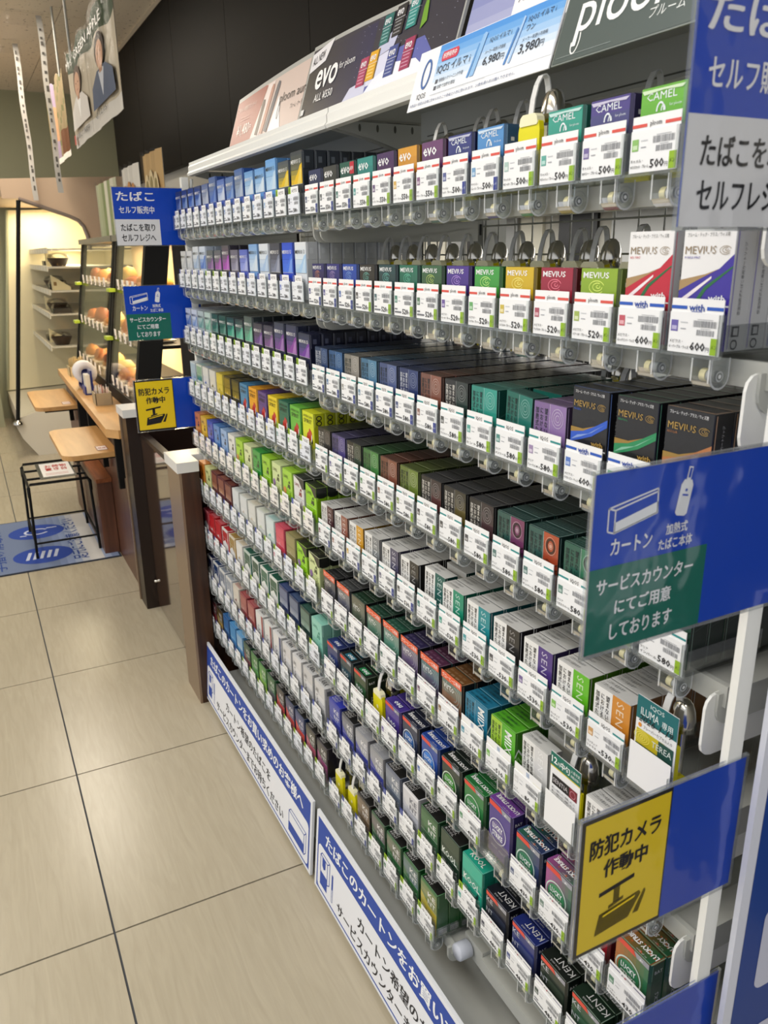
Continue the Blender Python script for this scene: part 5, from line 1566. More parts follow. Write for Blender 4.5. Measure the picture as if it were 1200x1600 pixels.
W2 = 0.535
t = advert("advert_board", -0.180, 1.5765, 0.060, W2, [(W2 * k / 10, arc(.44 + W2 * k / 10) + .004) for k in range(10, -1, -1)], "arched dark advert board with six coloured boxes on white steps", A)
b = MB()
P = [(.004, 0), (W2 - .004, 0)] + [(.004 + (W2 - .008) * k / 10, arc(.44 + W2 * k / 10) - .004) for k in range(10, -1, -1)]
b.flat(F0, P, '#2c2b3a', G, .0004)
for q in range(12):
    x = .004 + .022 * q
    b.rect(F0, x, 0, x + .0221, .110, mixc('#2c2a29', '#24254a', q / 11), G, .0005)
rnd = random.Random(5)
for q in range(70):
    x, y = rnd.uniform(.22, W2 - .02), rnd.uniform(.03, .115)
    b.disc(F0, x, y, .0007, .0007, '#c8cee8', G, .0008, n=5)
b.flat(F0, [(.26, .0), (.50, .0), (.44, .05), (.33, .05)], '#5a62a8', G, .0006)
b.flat(F0, [(.195, .0), (.275, .0), (.275, .022), (.215, .018)], '#c9cbe2', G, .0010)
b.flat(F0, [(.275, .010), (.36, .010), (.36, .055), (.275, .048)], '#d6d8ec', G, .0009)
b.flat(F0, [(.275, .048), (.345, .055), (.36, .090), (.30, .070)], '#bfc2dc', G, .0009)
b.flat(F0, [(.275, .0), (.47, .0), (.43, .022), (.36, .03), (.30, .018)], '#e9ecf6', G, .0011)
for x, y, c, a in ((.238, .014, '#a8325c', .20), (.270, .018, '#e0a81c', .20), (.335, .012, '#3a4a8c', .0), (.385, .012, '#9c2c58', .0), (.292, .066, '#1f6c6a', .0), (.330, .070, '#26262c', .0), (.372, .072, '#2a8a84', .0)):
    w_, h_ = .032, .044
    b.rect(F0, x, y, x + w_, y + h_, c, G, .0014)
    b.rect(F0, x + w_ - .004, y, x + w_, y + h_, shade(c, .6), G, .0016)
    b.text(F0, "evo", x + .004, y + h_ * .66, .009, '#f0f0f4', G, w=.019, bold=.015, e=.0018, res=2)
    b.rect(F0, x, y + h_ * .56, x + w_, y + h_ * .575, '#e8e8ee', G, .0018)
    for q in range(4):
        b.rect(F0, x + .004, y + .004 + q * .0052, x + .024, y + .006 + q * .0052, mixc(c, '#ffffff', .45), G, .0017)
b.flat(F0, [(.42, .062), (.436, .070), (.430, .095), (.424, .112), (.418, .092)], '#6c9c2c', G, .0015)
b.flat(F0, [(.0045, .079), (.072, .090), (.094, .124), (.0045, .112)], '#e4e2e6', G, .0010)
b.text(F0, "ALL NEW", .014, .090, .014, '#3a3a3e', G, w=.052, bold=.006, e=.0014, res=2, rot=8)
b.text(F0, "evo", .048, .042, .034, '#f2f2f2', G, w=.094, bold=.018, e=.0014, res=3)
b.text(F0, "for ploom", .146, .058, .015, '#e8e8ea', G, w=.062, e=.0014, res=2)
b.text(F0, "ALL ¥550", .060, .020, .014, '#ececec', G, w=.080, bold=.006, e=.0014, res=2)
b.rect(F0, .008, .004, .022, .014, '#d6d6d6', G, .0014)
link("advert_print", b, t)

W3 = 0.42
t = advert("advert_board", 0.362, 1.5765, 0.066, W3, [(W3, .15), (0, .15)], "white and violet advert board with black warning text, partly covered", '#8f96c0')
b = MB()
for q in range(8):
    b.rect(F0, .002, .15 * q / 8, .12, .15 * (q + 1) / 8, mixc('#b9bcd8', '#4a54a0', q / 7), G, .0004)
b.rect(F0, .100, 0, W3, .148, '#f0eff2', G, .0006)
for q, s_ in enumerate(("喫煙を防ぐため子供の手の", "届かない所に保管・廃棄を", "加熱式たばこの煙（蒸気）は、", "発がん性物質や、依存性の")):
    b.text(F0, s_, .108, .100 - .0205 * q, .014, '#2f2f38', G, w=.17, e=.001)
link("advert_print", b, t)

# heated device card hooked over the near fascia
t = empty("advert_card", (0.300, 0.024, 1.519), "white and blue advert card with two slim devices on the fascia", "advert board", "advert cards on the near fascia", rot=(LEAN_, 0, 0))
W4, H4 = 0.300, 0.076
b = MB(); b.box(0, 0, 0, W4, .0015, H4, '#eceef2', GLOSSP); link("card", b, t)
b = MB()
for q in range(8):
    y0 = .014 + (H4 - .015) * q / 8
    b.rect(F0, .052, y0, W4 - .001, y0 + (H4 - .015) / 8, mixc('#eef2f8', '#4c94dc', (q / 7) ** 1.3), G, .0004)
b.ring(F0, .030, .044, .011, .019, .0034, '#3c66a8', G, .0008, n=26)
b.text(F0, "IQOS", .030, .012, .008, '#3c4048', G, w=.022, al='C', e=.0008, res=2)
b.flat(F0, [(.062, .056), (.064, .053), (.098, .053), (.101, .056), (.101, .062), (.098, .065), (.064, .065), (.062, .062)], '#d04058', G, .0009)
b.text(F0, "好評発売中", .066, .0555, .0072, '#ffffff', G, w=.031, bold=.012, e=.0013)
b.text(F0, "IQOS イルマ i", .058, .0375, .012, '#3a4250', G, w=.076, e=.0010, res=2)
b.rect(F0, .060, .0265, .066, .0315, '#5a5e68', G, .0008); b.rect(F0, .060, .0185, .066, .0235, '#5a5e68', G, .0008)
b.text(F0, "使用後のクリーニング不要", .069, .0268, .005, '#3a4250', G, w=.056, e=.0010)
b.text(F0, "自動で加熱を開始", .069, .0188, .005, '#3a4250', G, w=.042, e=.0010)
for x, cs in ((.147, ('#8fbbe6', '#5a94d0')), (.222, ('#a8c8ec', '#4c84c4'))):
    for q, (dx, w_, L) in enumerate(((-.005, .004, .036), (.004, .009 if x < .2 else .004, .046))):
        b.flat(F0, [(x + dx - w_ / 2 - .004, .020), (x + dx + w_ / 2 - .004, .020), (x + dx + w_ / 2 + .006, .020 + L), (x + dx + .005, .022 + L), (x + dx - w_ / 2 + .006, .020 + L)], cs[1 - q], G, .0010 + .0003 * q)
b.text(F0, "IQOS イルマ i", .170, .052, .007, '#3a4250', G, w=.042, e=.0010)
b.text(F0, "6,980", .166, .0265, .011, '#2f3540', G, w=.034, bold=.01, e=.0010, res=2)
b.text(F0, "円", .2015, .0275, .007, '#2f3540', G, e=.0010)
b.text(F0, "メーカー希望小売価格", .166, .0405, .0045, '#3a4250', G, w=.040, e=.0010)
b.text(F0, "IQOS イルマ i", .240, .058, .0075, '#3a4250', G, w=.046, e=.0010)
b.text(F0, "ワン", .240, .049, .0065, '#3a4250', G, e=.0010)
b.text(F0, "メーカー希望小売価格", .238, .0385, .0042, '#3a4250', G, w=.044, e=.0010)
b.text(F0, "3,980", .236, .0245, .012, '#2f3540', G, w=.036, bold=.01, e=.0010, res=2)
b.text(F0, "円", .273, .0265, .007, '#2f3540', G, e=.0010)
b.text(F0, "本製品の使用は法律に定められた二十歳以上の方に限られます。20歳未満の方は購入できません。", .006, .0045, .0042, '#5a6a90', G, w=.235, e=.0008)
b.rect(F0, .056, .0125, .18, .0128, '#9aa0ac', G, .0010)
link("advert_print", b, t)

t = empty("advert_card", (0.604, 0.024, 1.519), "dark green advert card with looping white letters on the fascia", "advert board", "advert cards on the near fascia", rot=(LEAN_, 0, 0))
W5, H5 = 0.302, 0.092
b = MB(); b.box(0, 0, 0, W5, .0015, H5, '#7c8480', GLOSSP); link("card", b, t)
b = MB()
b.rect(F0, .0015, .0015, W5 - .0015, H5 - .0015, '#4a5654', G, .0004)
b.text(F0, "ploom aura", .026, .0140, .054, '#f0f2f0', G, w=.262, bold=.004, e=.0008, res=4)
b.ring(F0, .0305, .0185, .0065, .0125, .0016, '#f0f2f0', G, .0008, n=26, a0=-180, a1=40)
b.text(F0, "プルーム・オーラ", .128, .016, .010, '#e6eae8', G, w=.085, e=.0008, res=2)
b.rect(F0, .006, .006, .085, .0066, '#8c9694', G, .0008)
link("advert_print", b, t)

# small shelf talkers on the fifth and sixth near shelves
t = empty("shelf_talker", (0.8195, 0.0035, BASE[5] + 0.004), "teal and white card with a handwritten date in the empty column", "card", "shelf talkers in the near bay")
b = MB(); b.box(0, -.0004, 0, .0535, .0004, .0880, '#eceded', PAPER); link("card", b, t)
b = MB()
F = Fr((0, -.0004, 0), (1, 0, 0), (0, 0, 1), (0, -1, 0))
b.rect(F, 0, .062, .0535, .0880, '#14686c', PAPER)
b.text(F, "IQOS", .018, .079, .0055, '#d5e6e4', PAPER, w=.018, e=.0006, res=2)
b.text(F, "ILUMA", .006, .068, .0085, '#e6f0ee', PAPER, w=.024, e=.0006, res=2)
b.text(F, "専用", .034, .067, .0080, '#e6f0ee', PAPER, w=.014, e=.0006, res=2)
b.text(F, "2026-1-19", .004, .0605, .0075, '#16161a', PAPER, w=.044, e=.0010, res=2, skew=.3)
b.disc(F, .006, .0555, .0024, .0024, '#e0902c', PAPER)
b.text(F, "フレーバーカプセル入り", .011, .0535, .0042, '#2c2c30', PAPER, w=.038)
b.rect(F, .002, .034, .040, .051, '#c8b820', PAPER)
for q in range(4):
    b.ring(F, .010, .043, .0022 + .0028 * q, .0018 + .0018 * q, .0007, '#f0e468', PAPER, .0006, n=16)
b.rect(F, .032, .034, .0515, .051, '#1f4c44', PAPER, .0007)
b.text(F, "TEREA", .024, .040, .0068, '#d9e2dc', PAPER, w=.026, e=.0010, res=2)
b.rect(F, .002, .004, .0515, .034, '#174840', PAPER)
for q in range(5):
    b.rect(F, .005, .030 - .0045 * q, .047, .0315 - .0045 * q, '#0c2c28', PAPER, .0006)
link("card_print", b, t)
b = MB(); b.box(.0495, .001, 0, .0535, .006, .055, '#e4da10', PAINT); link("pusher_edge", b, t)

t = empty("shelf_talker", (0.6925, 0.0035, BASE[6] + 0.004), "green and white arrival notice card beside the leaning white carton", "card", "shelf talkers in the near bay")
b = MB(); b.box(0, -.0004, 0, .0535, .0004, .0880, '#ededed', PAPER); link("card", b, t)
b = MB()
b.rect(F, 0, .070, .0535, .0880, '#1a6c5c', PAPER)
b.rect(F, 0, .0685, .0535, .070, '#d8c41c', PAPER)
b.text(F, "12", .002, .0745, .009, '#f4f6f4', PAPER, w=.010, bold=.02, e=.0006, res=2)
b.text(F, "月", .0125, .0745, .005, '#f4f6f4', PAPER, e=.0006, res=2)
b.text(F, "中旬", .0185, .0735, .0098, '#f4f6f4', PAPER, w=.0165, bold=.02, e=.0006, res=2)
b.text(F, "入荷予定", .037, .0795, .0045, '#f4f6f4', PAPER, w=.0155, e=.0006)
b.text(F, "詳細は売場へ", .037, .0735, .0038, '#f4f6f4', PAPER, w=.0155, e=.0006)
b.rect(F, .0045, .045, .0495, .059, '#1c1a1c', PAPER)
b.rect(F, .036, .045, .0495, .059, '#7c2430', PAPER, .0005)
b.text(F, "SENTIA", .0065, .049, .0062, '#cfcacc', PAPER, w=.027, e=.0008, res=2)
b.ring(F, .0425, .052, .005, .005, .0008, '#c88c94', PAPER, .0008, n=14)
for q in range(4):
    b.text(F, "新しい味わいをご用意しました", .005, .0385 - .0048 * q, .0034, '#3a3a3e', PAPER, w=.042 - .003 * (q == 3))
link("card_print", b, t)
b = MB(); b.box(.0515, .001, 0, .0545, .005, .060, '#e4da10', PAINT); link("pusher_edge", b, t)
# ------------------------------------------------------------------ counter, gate, flap tables
OAK = wood("oak_laminate", '#b98a52', '#d3a468', axis=0, rough=0.35, scale=2.2, stretch=9)
WALNUT = wood("dark_walnut", '#2a180d', '#4a2d1a', axis=2, rough=0.4, scale=3, stretch=16)
REDWOOD = wood("red_brown_laminate", '#4e2f22', '#6a4433', axis=2, rough=0.35, scale=2.5, stretch=12)
GATEM = mat("lacquered_gate", '#4a3426', rough=0.06, coat=1.0, spec=0.9)
CAPM = mat("white_stone_cap", '#dcdcda', rough=0.35)
BRONZE = mat("bronze_edge", '#8b7560', rough=0.3, metal=0.3)
DARKB = mat("dark_brown_board", '#1f110b', rough=0.35)

t = empty("counter_end", (-0.955, 0.0, 0.0), "dark walnut counter end with white cap touching the far rack end", "counter end")
b = MB(); b.box(-0.072, -0.0595, 0.0, 0.064, -0.0095, 0.748, '#3a2416', WALNUT); b.box(-0.072, -0.034, 0.0, -0.020, 0.60, 0.748, '#3a2416', WALNUT); link("panel", b, t)
b = MB(); b.box(-0.088, -0.067, 0.0, 0.064, -0.060, 0.748, '#8b7560', BRONZE); link("front_trim", b, t)
b = MB(); b.prism([(-0.095, -0.072), (0.066, -0.072), (0.066, -0.0090), (-0.018, -0.0090), (-0.018, 0.60), (-0.095, 0.60)], Fr((0, 0, 0.779), (1, 0, 0), (0, 1, 0), (0, 0, 1)), 0.0305, '#dcdcda', CAPM); link("cap", b, t)

t = empty("swing_gate", (-1.37, -0.012, 0.0), "glossy brown swing gate reflecting the floor, between counter ends", "gate")
b = MB(); b.box(-0.315, -0.012, 0.012, 0.318, 0.012, 0.695, '#4a3426', GATEM); link("leaf", b, t)
b = MB(); b.box(-0.315, -0.013, 0.6955, 0.318, 0.013, 0.712, '#2a1a10', DARKB); link("top_edge", b, t)
b = MB(); b.lathe([(0, -.006), (.006, -.004), (.006, .006)], (-0.30, -0.018, 0.12), '#c8c8c4', CHROME, n=10, axis='y'); link("latch", b, t)

t = empty("counter_post", (-1.755, 0.0, 0.0), "dark counter post with white cap beside the swing gate", "counter end")
b = MB(); b.box(-0.045, -0.070, 0.0, 0.066, 0.55, 0.772, '#1f110b', DARKB); link("panel", b, t)
b = MB(); b.box(-0.060, -0.075, 0.0, -0.0455, 0.10, 0.772, '#8b7560', BRONZE); link("front_trim", b, t)
b = MB(); b.box(-0.066, -0.080, 0.7725, 0.072, 0.55, 0.802, '#dcdcda', CAPM); link("cap", b, t)

t = empty("service_counter", (-2.8, 0.0, 0.0), "oak topped service counter with red brown front", "counter")
b = MB(); b.box(-1.10, -0.050, 0.0, 0.972, 0.50, 0.664, '#5a3a2b', REDWOOD); link("front_panel", b, t)
b = MB()
P = [(-1.05, -0.088), (0.915, -0.118), (0.970, -0.080), (0.970, 0.034), (-1.05, 0.034)]
b.prism(P, Fr((0, 0, 0.70), (1, 0, 0), (0, 1, 0), (0, 0, 1)), 0.034, '#c79a5e', OAK)
link("worktop", b, t)
for x in (-0.18, 0.18, 0.925):
    b = MB(); b.box(x - .012, -0.095, 0.50, x + .012, -0.0505, 0.664, '#141414', BLACKM); link("bracket", b, t)

for i, (x0, x1, lab) in enumerate(((-2.49, -1.915, "oak flap table with rounded corners, closer to the gate"), (-3.72, -3.10, "oak flap table with rounded corners, farther along the counter"))):
    t = empty("flap_table", ((x0 + x1) / 2, -0.18, 0.60), lab, "table", "flap tables of the service counter")
    hw = (x1 - x0) / 2
    P = []
    for cx, cy, a0 in ((hw - .004, .10, 0), (-hw + .004, .10, 90), (-hw + .05, -.055, 180), (hw - .05, -.055, 270)):
        r = .05 if cy < 0 else .004
        for q in range(6):
            a = math.radians(a0 + q * 18)
            P.append((cx + r * math.cos(a), cy + r * math.sin(a)))
    b = MB(); b.prism(P, Fr((0, 0, 0), (1, 0, 0), (0, 1, 0), (0, 0, 1)), 0.020, '#c79a5e', OAK); link("tabletop", b, t)
    b = MB()
    for x in (-hw * .6, hw * .8):
        b.box(x - .010, -.06, -.036, x + .010, .116, -.0205, '#141414', BLACKM)
        b.box(x - .010, .100, -.17, x + .010, .122, -.036, '#141414', BLACKM)
    link("bracket", b, t)
    b = MB()
    F = Fr((0, 0, 0), (0, 1, 0), (-1, 0, 0), (0, 0, 1))
    b.rect(F, .03, -hw + .05, .075, -hw + .13, '#9a6c5c', PAPER, .0008)
    b.rect(F, .034, -hw + .056, .071, -hw + .124, '#e6d8d0', PAPER, .0012)
    b.text(F, "禁煙", .038, -hw + .075, .026, '#a8443c', PAPER, w=.030, e=.0016)
    link("sticker", b, t)

t = empty("step_box", (-2.75, -0.0945, 0.0), "red brown wooden ledge box under the flap tables", "box")
b = MB(); b.box(-0.60, -0.024, 0.0, 0.345, 0.042, 0.352, '#5a3a2b', REDWOOD); link("body", b, t)
b = MB(); b.box(-0.62, -0.026, 0.3525, 0.36, 0.042, 0.372, '#8a4c28', wood("orange_wood", '#7c4322', '#9a5a30', axis=0, rough=0.4)); link("lid", b, t)

# ------------------------------------------------------------------ basket stand, mat
t = empty("basket_stand", (-2.71, -0.268, 0.006), "black wire basket stand on the blue floor mat", "stand")
HX, HY, HZ = 0.215, 0.140, 0.352
for sx in (-1, 1):
    for sy in (-1, 1):
        b = MB(); b.tube([(sx * HX, sy * HY, 0.0), (sx * HX * .97, sy * HY * .94, HZ - .012)], .0065, '#141414', BLACKM); link("leg", b, t)
for sy in (-1, 1):
    b = MB(); b.tube([(-HX * .99, sy * HY * .985, .07), (HX * .99, sy * HY * .985, .07)], .005, '#141414', BLACKM); link("lower_rail", b, t)
for sx in (-1, 1):
    b = MB(); b.tube([(sx * HX * .99, -HY * .985, .07), (sx * HX * .99, HY * .985, .07)], .005, '#141414', BLACKM); link("lower_rail", b, t)
for sx in (-1, 1):
    b = MB(); b.tube([(sx * HX * .97, -HY * .96, HZ - .06), (sx * HX * .97, -HY * .96, HZ - .014), (sx * HX * .97, -HY * .90, HZ), (sx * HX * .97, HY * .90, HZ), (sx * HX * .97, HY * .96, HZ - .014), (sx * HX * .97, HY * .96, HZ - .06)], .007, '#141414', BLACKM)
    link("top_bar", b, t)
for q in range(2):
    b = MB(); b.tube([(-HX + .14 + .16 * q, -HY * .93, HZ - .006), (-HX + .14 + .16 * q, HY * .93, HZ - .006)], .006, '#141414', BLACKM); link("top_bar", b, t)
for sy in (-1, 1):
    b = MB(); b.tube([(-HX * .97, sy * HY * .94, HZ - .02), (HX * .97, sy * HY * .94, HZ - .02)], .006, '#141414', BLACKM); link("side_rail", b, t)
b = MB(); b.box(-.15, -.075, HZ + .0075, .17, .085, HZ + .0095, '#3a3f3c', PAINT)
F = Fr((.17, -.075, HZ + .0095), (0, 1, 0), (-1, 0, 0), (0, 0, 1))
b.rect(F, .016, .03, .152, .30, '#eceae6', PAPER, .0006)
b.text(F, "お荷物\n置き台", .085, .14, .12, '#c03028', PAPER, w=.10, al='C', bold=.02, e=.0012)
b.rect(F, .03, .06, .13, .066, '#d08a84', PAPER, .0012); b.rect(F, .03, .085, .13, .091, '#d08a84', PAPER, .0012)
link("notice_plate", b, t)

def mat_fabric():
    m = mat("mat_pile", None, rough=0.95, bump=0.8, bscale=420)
    return m
MATP = mat_fabric()
t = empty("floor_mat", (-2.74, -0.40, 0.0), "blue grey floor mat with two dark blue ovals", "mat")
b = MB(); b.box(-.395, -.48, .0002, .395, .345, .005, '#2c3444', MATP)
F = Fr((-.395, -.48, .005), (0, 1, 0), (-1, 0, 0), (0, 0, 1))
b.rect(F, .008, -.782, .817, -.008, '#707f9e', MATP, .0004)
for q, c in enumerate(('#7a8aae', '#8898ba', '#a0adc6', '#c2c6cc', '#cfcdca', '#cfcdca', '#9dabc8', '#8090b4')):
    b.rect(F, .56 + .032 * q, -.782, .592 + .032 * q, -.008, c, MATP, .0007)
link("pile", b, t)
b = MB()
for cx, foot in ((-.23, False), (-.60, True)):
    b.disc(F, .500, cx, .132, .115, '#2a48a0', MATP, .0010, n=28)
    if not foot:
        b.ring(F, .500, cx, .060, .050, .012, '#c9d2e6', MATP, .0014, n=20, a0=30, a1=330)
        b.rect(F, .42, cx - .05, .45, cx - .038, '#c9d2e6', MATP, .0014)
        b.rect(F, .55, cx + .035, .60, cx + .047, '#c9d2e6', MATP, .0014)
    else:
        for q in range(5):
            b.flat(F, [(.42 + .03 * q, cx - .05), (.435 + .03 * q, cx - .05), (.455 + .03 * q, cx + .05), (.44 + .03 * q, cx + .055)], '#c9d2e6', MATP, .0014)
b.text(F, "足元にご注意ください", .69, -.74, .070, '#2c4890', MATP, w=.66, rot=90, e=.0012, bold=.02)
b.text(F, "手指の消毒に", .34, -.74, .060, '#2c4890', MATP, w=.60, rot=90, e=.0012, bold=.02)
b.text(F, "ご協力ください", .24, -.74, .060, '#2c4890', MATP, w=.66, rot=90, e=.0012, bold=.02)
link("mat_print", b, t)

# ------------------------------------------------------------------ things on the worktop
def open_box(name, x, y, z, sx, sy, h, col, label, cat, m=PAINT):
    t = empty(name, (x, y, z), label, cat)
    b = MB(); w_ = .003
    b.box(-sx, -sy, 0, sx, sy, .003, col, m)
    for q in ((-sx, -sy, sx, -sy + w_), (-sx, sy - w_, sx, sy), (-sx, -sy, -sx + w_, sy), (sx - w_, -sy, sx, sy)):
        b.box(q[0], q[1], .003, q[2], q[3], h, col, m)
    link("holder", b, t)
    return t
rnd = random.Random(11)
t = open_box("sachet_box", -2.47, -0.038, .7002, .050, .036, .055, '#a89678', "kraft box of striped sugar sachets on the oak worktop", "box")
b = MB()
for q in range(46):
    x, y = rnd.uniform(-.042, .042), rnd.uniform(-.028, .028)
    b.box(x - .0025, y - .0006, .01, x + .0025, y + .0006, .068 + rnd.uniform(0, .018), rnd.choice(('#e8e2d8', '#d8b8b0', '#e6ded8', '#b88078', '#f0ece6')), PAPER)
o = link("sachets", b, t); o['kind'] = 'stuff'
t = open_box("stirrer_box", -3.50, -0.018, .7002, .060, .045, .055, '#c9b68c', "clear box of pale wooden stirrers on the oak worktop", "box")
b = MB()
for q in range(60):
    x, y = rnd.uniform(-.05, .05), rnd.uniform(-.036, .036)
    b.box(x - .003, y - .0008, .01, x + .003, y + .0008, .085 + rnd.uniform(0, .02), rnd.choice(('#dcc48c', '#e6d2a0', '#cdb27a')), PAPER)
o = link("stirrers", b, t); o['kind'] = 'stuff'
t = empty("tape_stand", (-3.02, -0.036, .7002), "navy holder with a roll of white wrap on the worktop", "tape stand")
b = MB(); b.box(-.07, -.028, 0, .07, .028, .010, '#1c2a6a', PAINT); b.prism([(-.028, .01), (.028, .01), (.020, .085), (-.020, .085)], Fr((.07, 0, 0), (0, 1, 0), (0, 0, 1), (1, 0, 0)), .012, '#1c2a6a', PAINT); b.prism([(-.028, .01), (.028, .01), (.020, .085), (-.020, .085)], Fr((-.058, 0, 0), (0, 1, 0), (0, 0, 1), (1, 0, 0)), .012, '#1c2a6a', PAINT); link("stand", b, t)
b = MB(); b.lathe([(.022, -.05), (.055, -.05), (.055, .05), (.022, .05), (.022, -.05)], (0, 0, .078), '#e6e0e0', PAPER, n=22, axis='x'); link("roll", b, t)
t = empty("flyer_holder", (-2.80, -0.055, .7002), "navy upright leaflet holder on the oak worktop", "holder")
b = MB(); b.box(-.045, -.02, 0, .045, .02, .006, '#1c2a6a', PAINT); b.box(-.045, .012, .006, .045, .02, .115, '#1c2a6a', PAINT); b.box(-.045, -.02, .006, .045, -.014, .040, '#243480', PAINT); link("holder", b, t)
b = MB(); b.box(-.040, -.012, .0065, .040, .010, .095, '#d8d2c4', PAPER); link("leaflets", b, t)

# ------------------------------------------------------------------ heated snack cases
CREAM = mat("warm_case_lining", '#d9c49a', rough=0.5)
SLIDE = 0.165
def cy(z): return 0.035 + (z - 0.742) * SLIDE
def wedge(b, x0, x1, y0f, y1f, z0, z1, col, m):
    """Slab that follows the sloping front: y0f, y1f are offsets from the slope."""
    V = [(x0, cy(z0) + y0f, z0), (x1, cy(z0) + y0f, z0), (x1, cy(z0) + y1f, z0), (x0, cy(z0) + y1f, z0), (x0, cy(z1) + y0f, z1), (x1, cy(z1) + y0f, z1), (x1, cy(z1) + y1f, z1), (x0, cy(z1) + y1f, z1)]
    b.mesh(V, [(0, 3, 2, 1), (4, 5, 6, 7), (0, 1, 5, 4), (1, 2, 6, 5), (2, 3, 7, 6), (3, 0, 4, 7)], col, m)
snack = 0
FOODC = ['#c07c34', '#d9a24c', '#b8682c', '#e0b868', '#8c4a24', '#e6c880']
TIERS = (0.775, 0.985, 1.205)
for x0, x1, lab, back in ((-3.93, -2.80, "black framed heated snack case, farther one by the chiller", True), (-2.775, -2.06, "black framed heated snack case, closer one with wide black side", False)):
    t = empty("snack_case", (0, 0, 0), lab, "display case", "heated snack cases")
    b = MB(); b.box(x0, 0.035, 0.7005, x1, 0.44, 0.752, '#2a2a2a', BLACKM); link("base", b, t)
    b = MB(); b.box(x0, 0.13, 1.405, x1, 0.44, 1.432, '#8a8580', mat("case_top_metal", '#8c8882', rough=0.35, metal=0.6)); link("top", b, t)
    wp = ((x0, x0 + .035, .03), (x1 - .045, x1, .095 if not back else .05))
    for xa, xb, dy in wp:
        b = MB(); wedge(b, xa, xb, 0, dy, 0.7525, 1.4045, '#121212', BLACKM); link("post", b, t)
    b = MB(); wedge(b, x0 + .036, x1 - .046, .004, .008, 0.7525, 1.4045, '#ffffff', GLASS); link("front_glass", b, t)
    for z in TIERS[1:]:
        b = MB(); b.box(x0 + .036, cy(z) + .010, z - .020, x1 - .046, 0.42, z - .006, '#3c3834', BLACKM); link("shelf", b, t)
        b = MB(); b.box(x0 - .004, cy(z) - .030, z - .026, x0 + .075, cy(z) - .001, z - .010, '#a8c030', PAINT); link("handle", b, t)
    b = MB(); b.box(x0 + .02, .425, .7525, x1 - (.0 if back else .22), .438, 1.404, '#d9c49a', CREAM); link("back_panel", b, t)
    if not back:
        b = MB(); b.box(x1 - .219, .425, .7525, x1, .438, 1.404, '#1c1510', KITCH); link("added_dark_back", b, t)  # added dark sheet, stands in for the dim space behind
        b = MB(); b.box(x1 - .012, .245, .7525, x1 - .004, .424, 1.404, '#1c1510', KITCH); link("added_dark_side", b, t)  # added dark sheet, hides the bright lining from the side
    for z in (1.40, TIERS[2] - .022, TIERS[1] - .022):
        L = area("snack_lamp", ((x0 + x1) / 2 - .03, .27, z - .004), (x1 - x0) * .8, .05, 9 * (x1 - x0), (1, .78, .48))
    # snacks, price slips
    for zi, z in enumerate(TIERS):
        n = 6 if back else 4
        for q in range(n):
            x = x0 + .10 + (x1 - x0 - .24) * (q + .5) / n
            y = cy(z) + .075 + .05 * (q % 2)
            b = MB()
            rr_ = random.Random(zi * 20 + q + (50 if back else 0))
            sx, sy, h = rr_.uniform(.045, .06), rr_.uniform(.035, .05), rr_.uniform(.035, .075)
            prof = [(0, 0), (1, 0), (1.05, .25), (.92, .6), (.6, .9), (0, 1)]
            vs = []
            for r, zz in prof:
                for k in range(12):
                    a = 2 * math.pi * k / 12
                    nz = 1 + .16 * noise.noise((x * 9 + math.cos(a) * 2, y * 9 + math.sin(a) * 2, zz * 3 + zi))
                    vs.append((r * sx * math.cos(a) * nz, r * sy * math.sin(a) * nz, zz * h * nz))
            b.mesh(vs, [(j * 12 + k, j * 12 + (k + 1) % 12, (j + 1) * 12 + (k + 1) % 12, (j + 1) * 12 + k) for j in range(5) for k in range(12)], FOODC[(q + zi * 2) % 6], mat("fried_crust", None, rough=0.6, bump=0.6, bscale=90), True)
            o = link("snack", b, None, (x, y, z + .0085))
            tr = MB(); tr.box(-sx * 1.1, -sy * 1.2, -.0075, sx * 1.1, sy * 1.2, -.001, '#c9c2b4', PAINT)
            link("tray", tr, o)
            tag(o, f"golden fried snack, {ORD[q]} on the {('lowest', 'middle', 'highest')[zi]} tier of the {'farther' if back else 'closer'} snack case", "snack", "snacks in the heated cases")
            pc = MB(); pc.box(-.022, -.001, 0, .022, .001, .045, '#eee6dc', PAPER); pc.rect(Fr((-.022, -.001, 0), (1, 0, 0), (0, 0, 1), (0, -1, 0)), .004, .006, .026, .016, '#6a5a50', PAPER)
            c = link("price_slip", pc, None, (x + .02, cy(z) - .004, z - .012))
            tag(c, f"pale price slip on the {('lowest', 'middle', 'highest')[zi]} tier of the {'farther' if back else 'closer'} snack case, {ORD[q]}", "price card", "price slips of the snack cases")

# dark back counter behind the cases, with a domed tray
t = empty("back_counter", (-1.75, 0.81, 0), "grey back counter behind the tobacco rack's far end", "counter")
b = MB(); b.box(-.9, -.25, 0, .55, .25, .86, '#2c221c', DARKB); link("body", b, t)
b = MB(); b.box(-.92, -.27, .8605, .57, .27, .89, '#a3a29c', STEEL); link("top", b, t)
t = empty("domed_tray", (-1.62, 0.19, 0.802), "black domed lid over a pale tray beside the snack case", "tray")
b = MB(); b.box(-.16, -.06, 0, .14, .07, .018, '#e6dcc4', PAINT); link("tray", b, t)
b = MB(); b.lathe([(.075, 0.019), (.076, .03), (.068, .06), (.045, .082), (.018, .090), (0, .091)], (.05, 0, 0), '#15120f', BLACKM, n=20); link("lid", b, t)

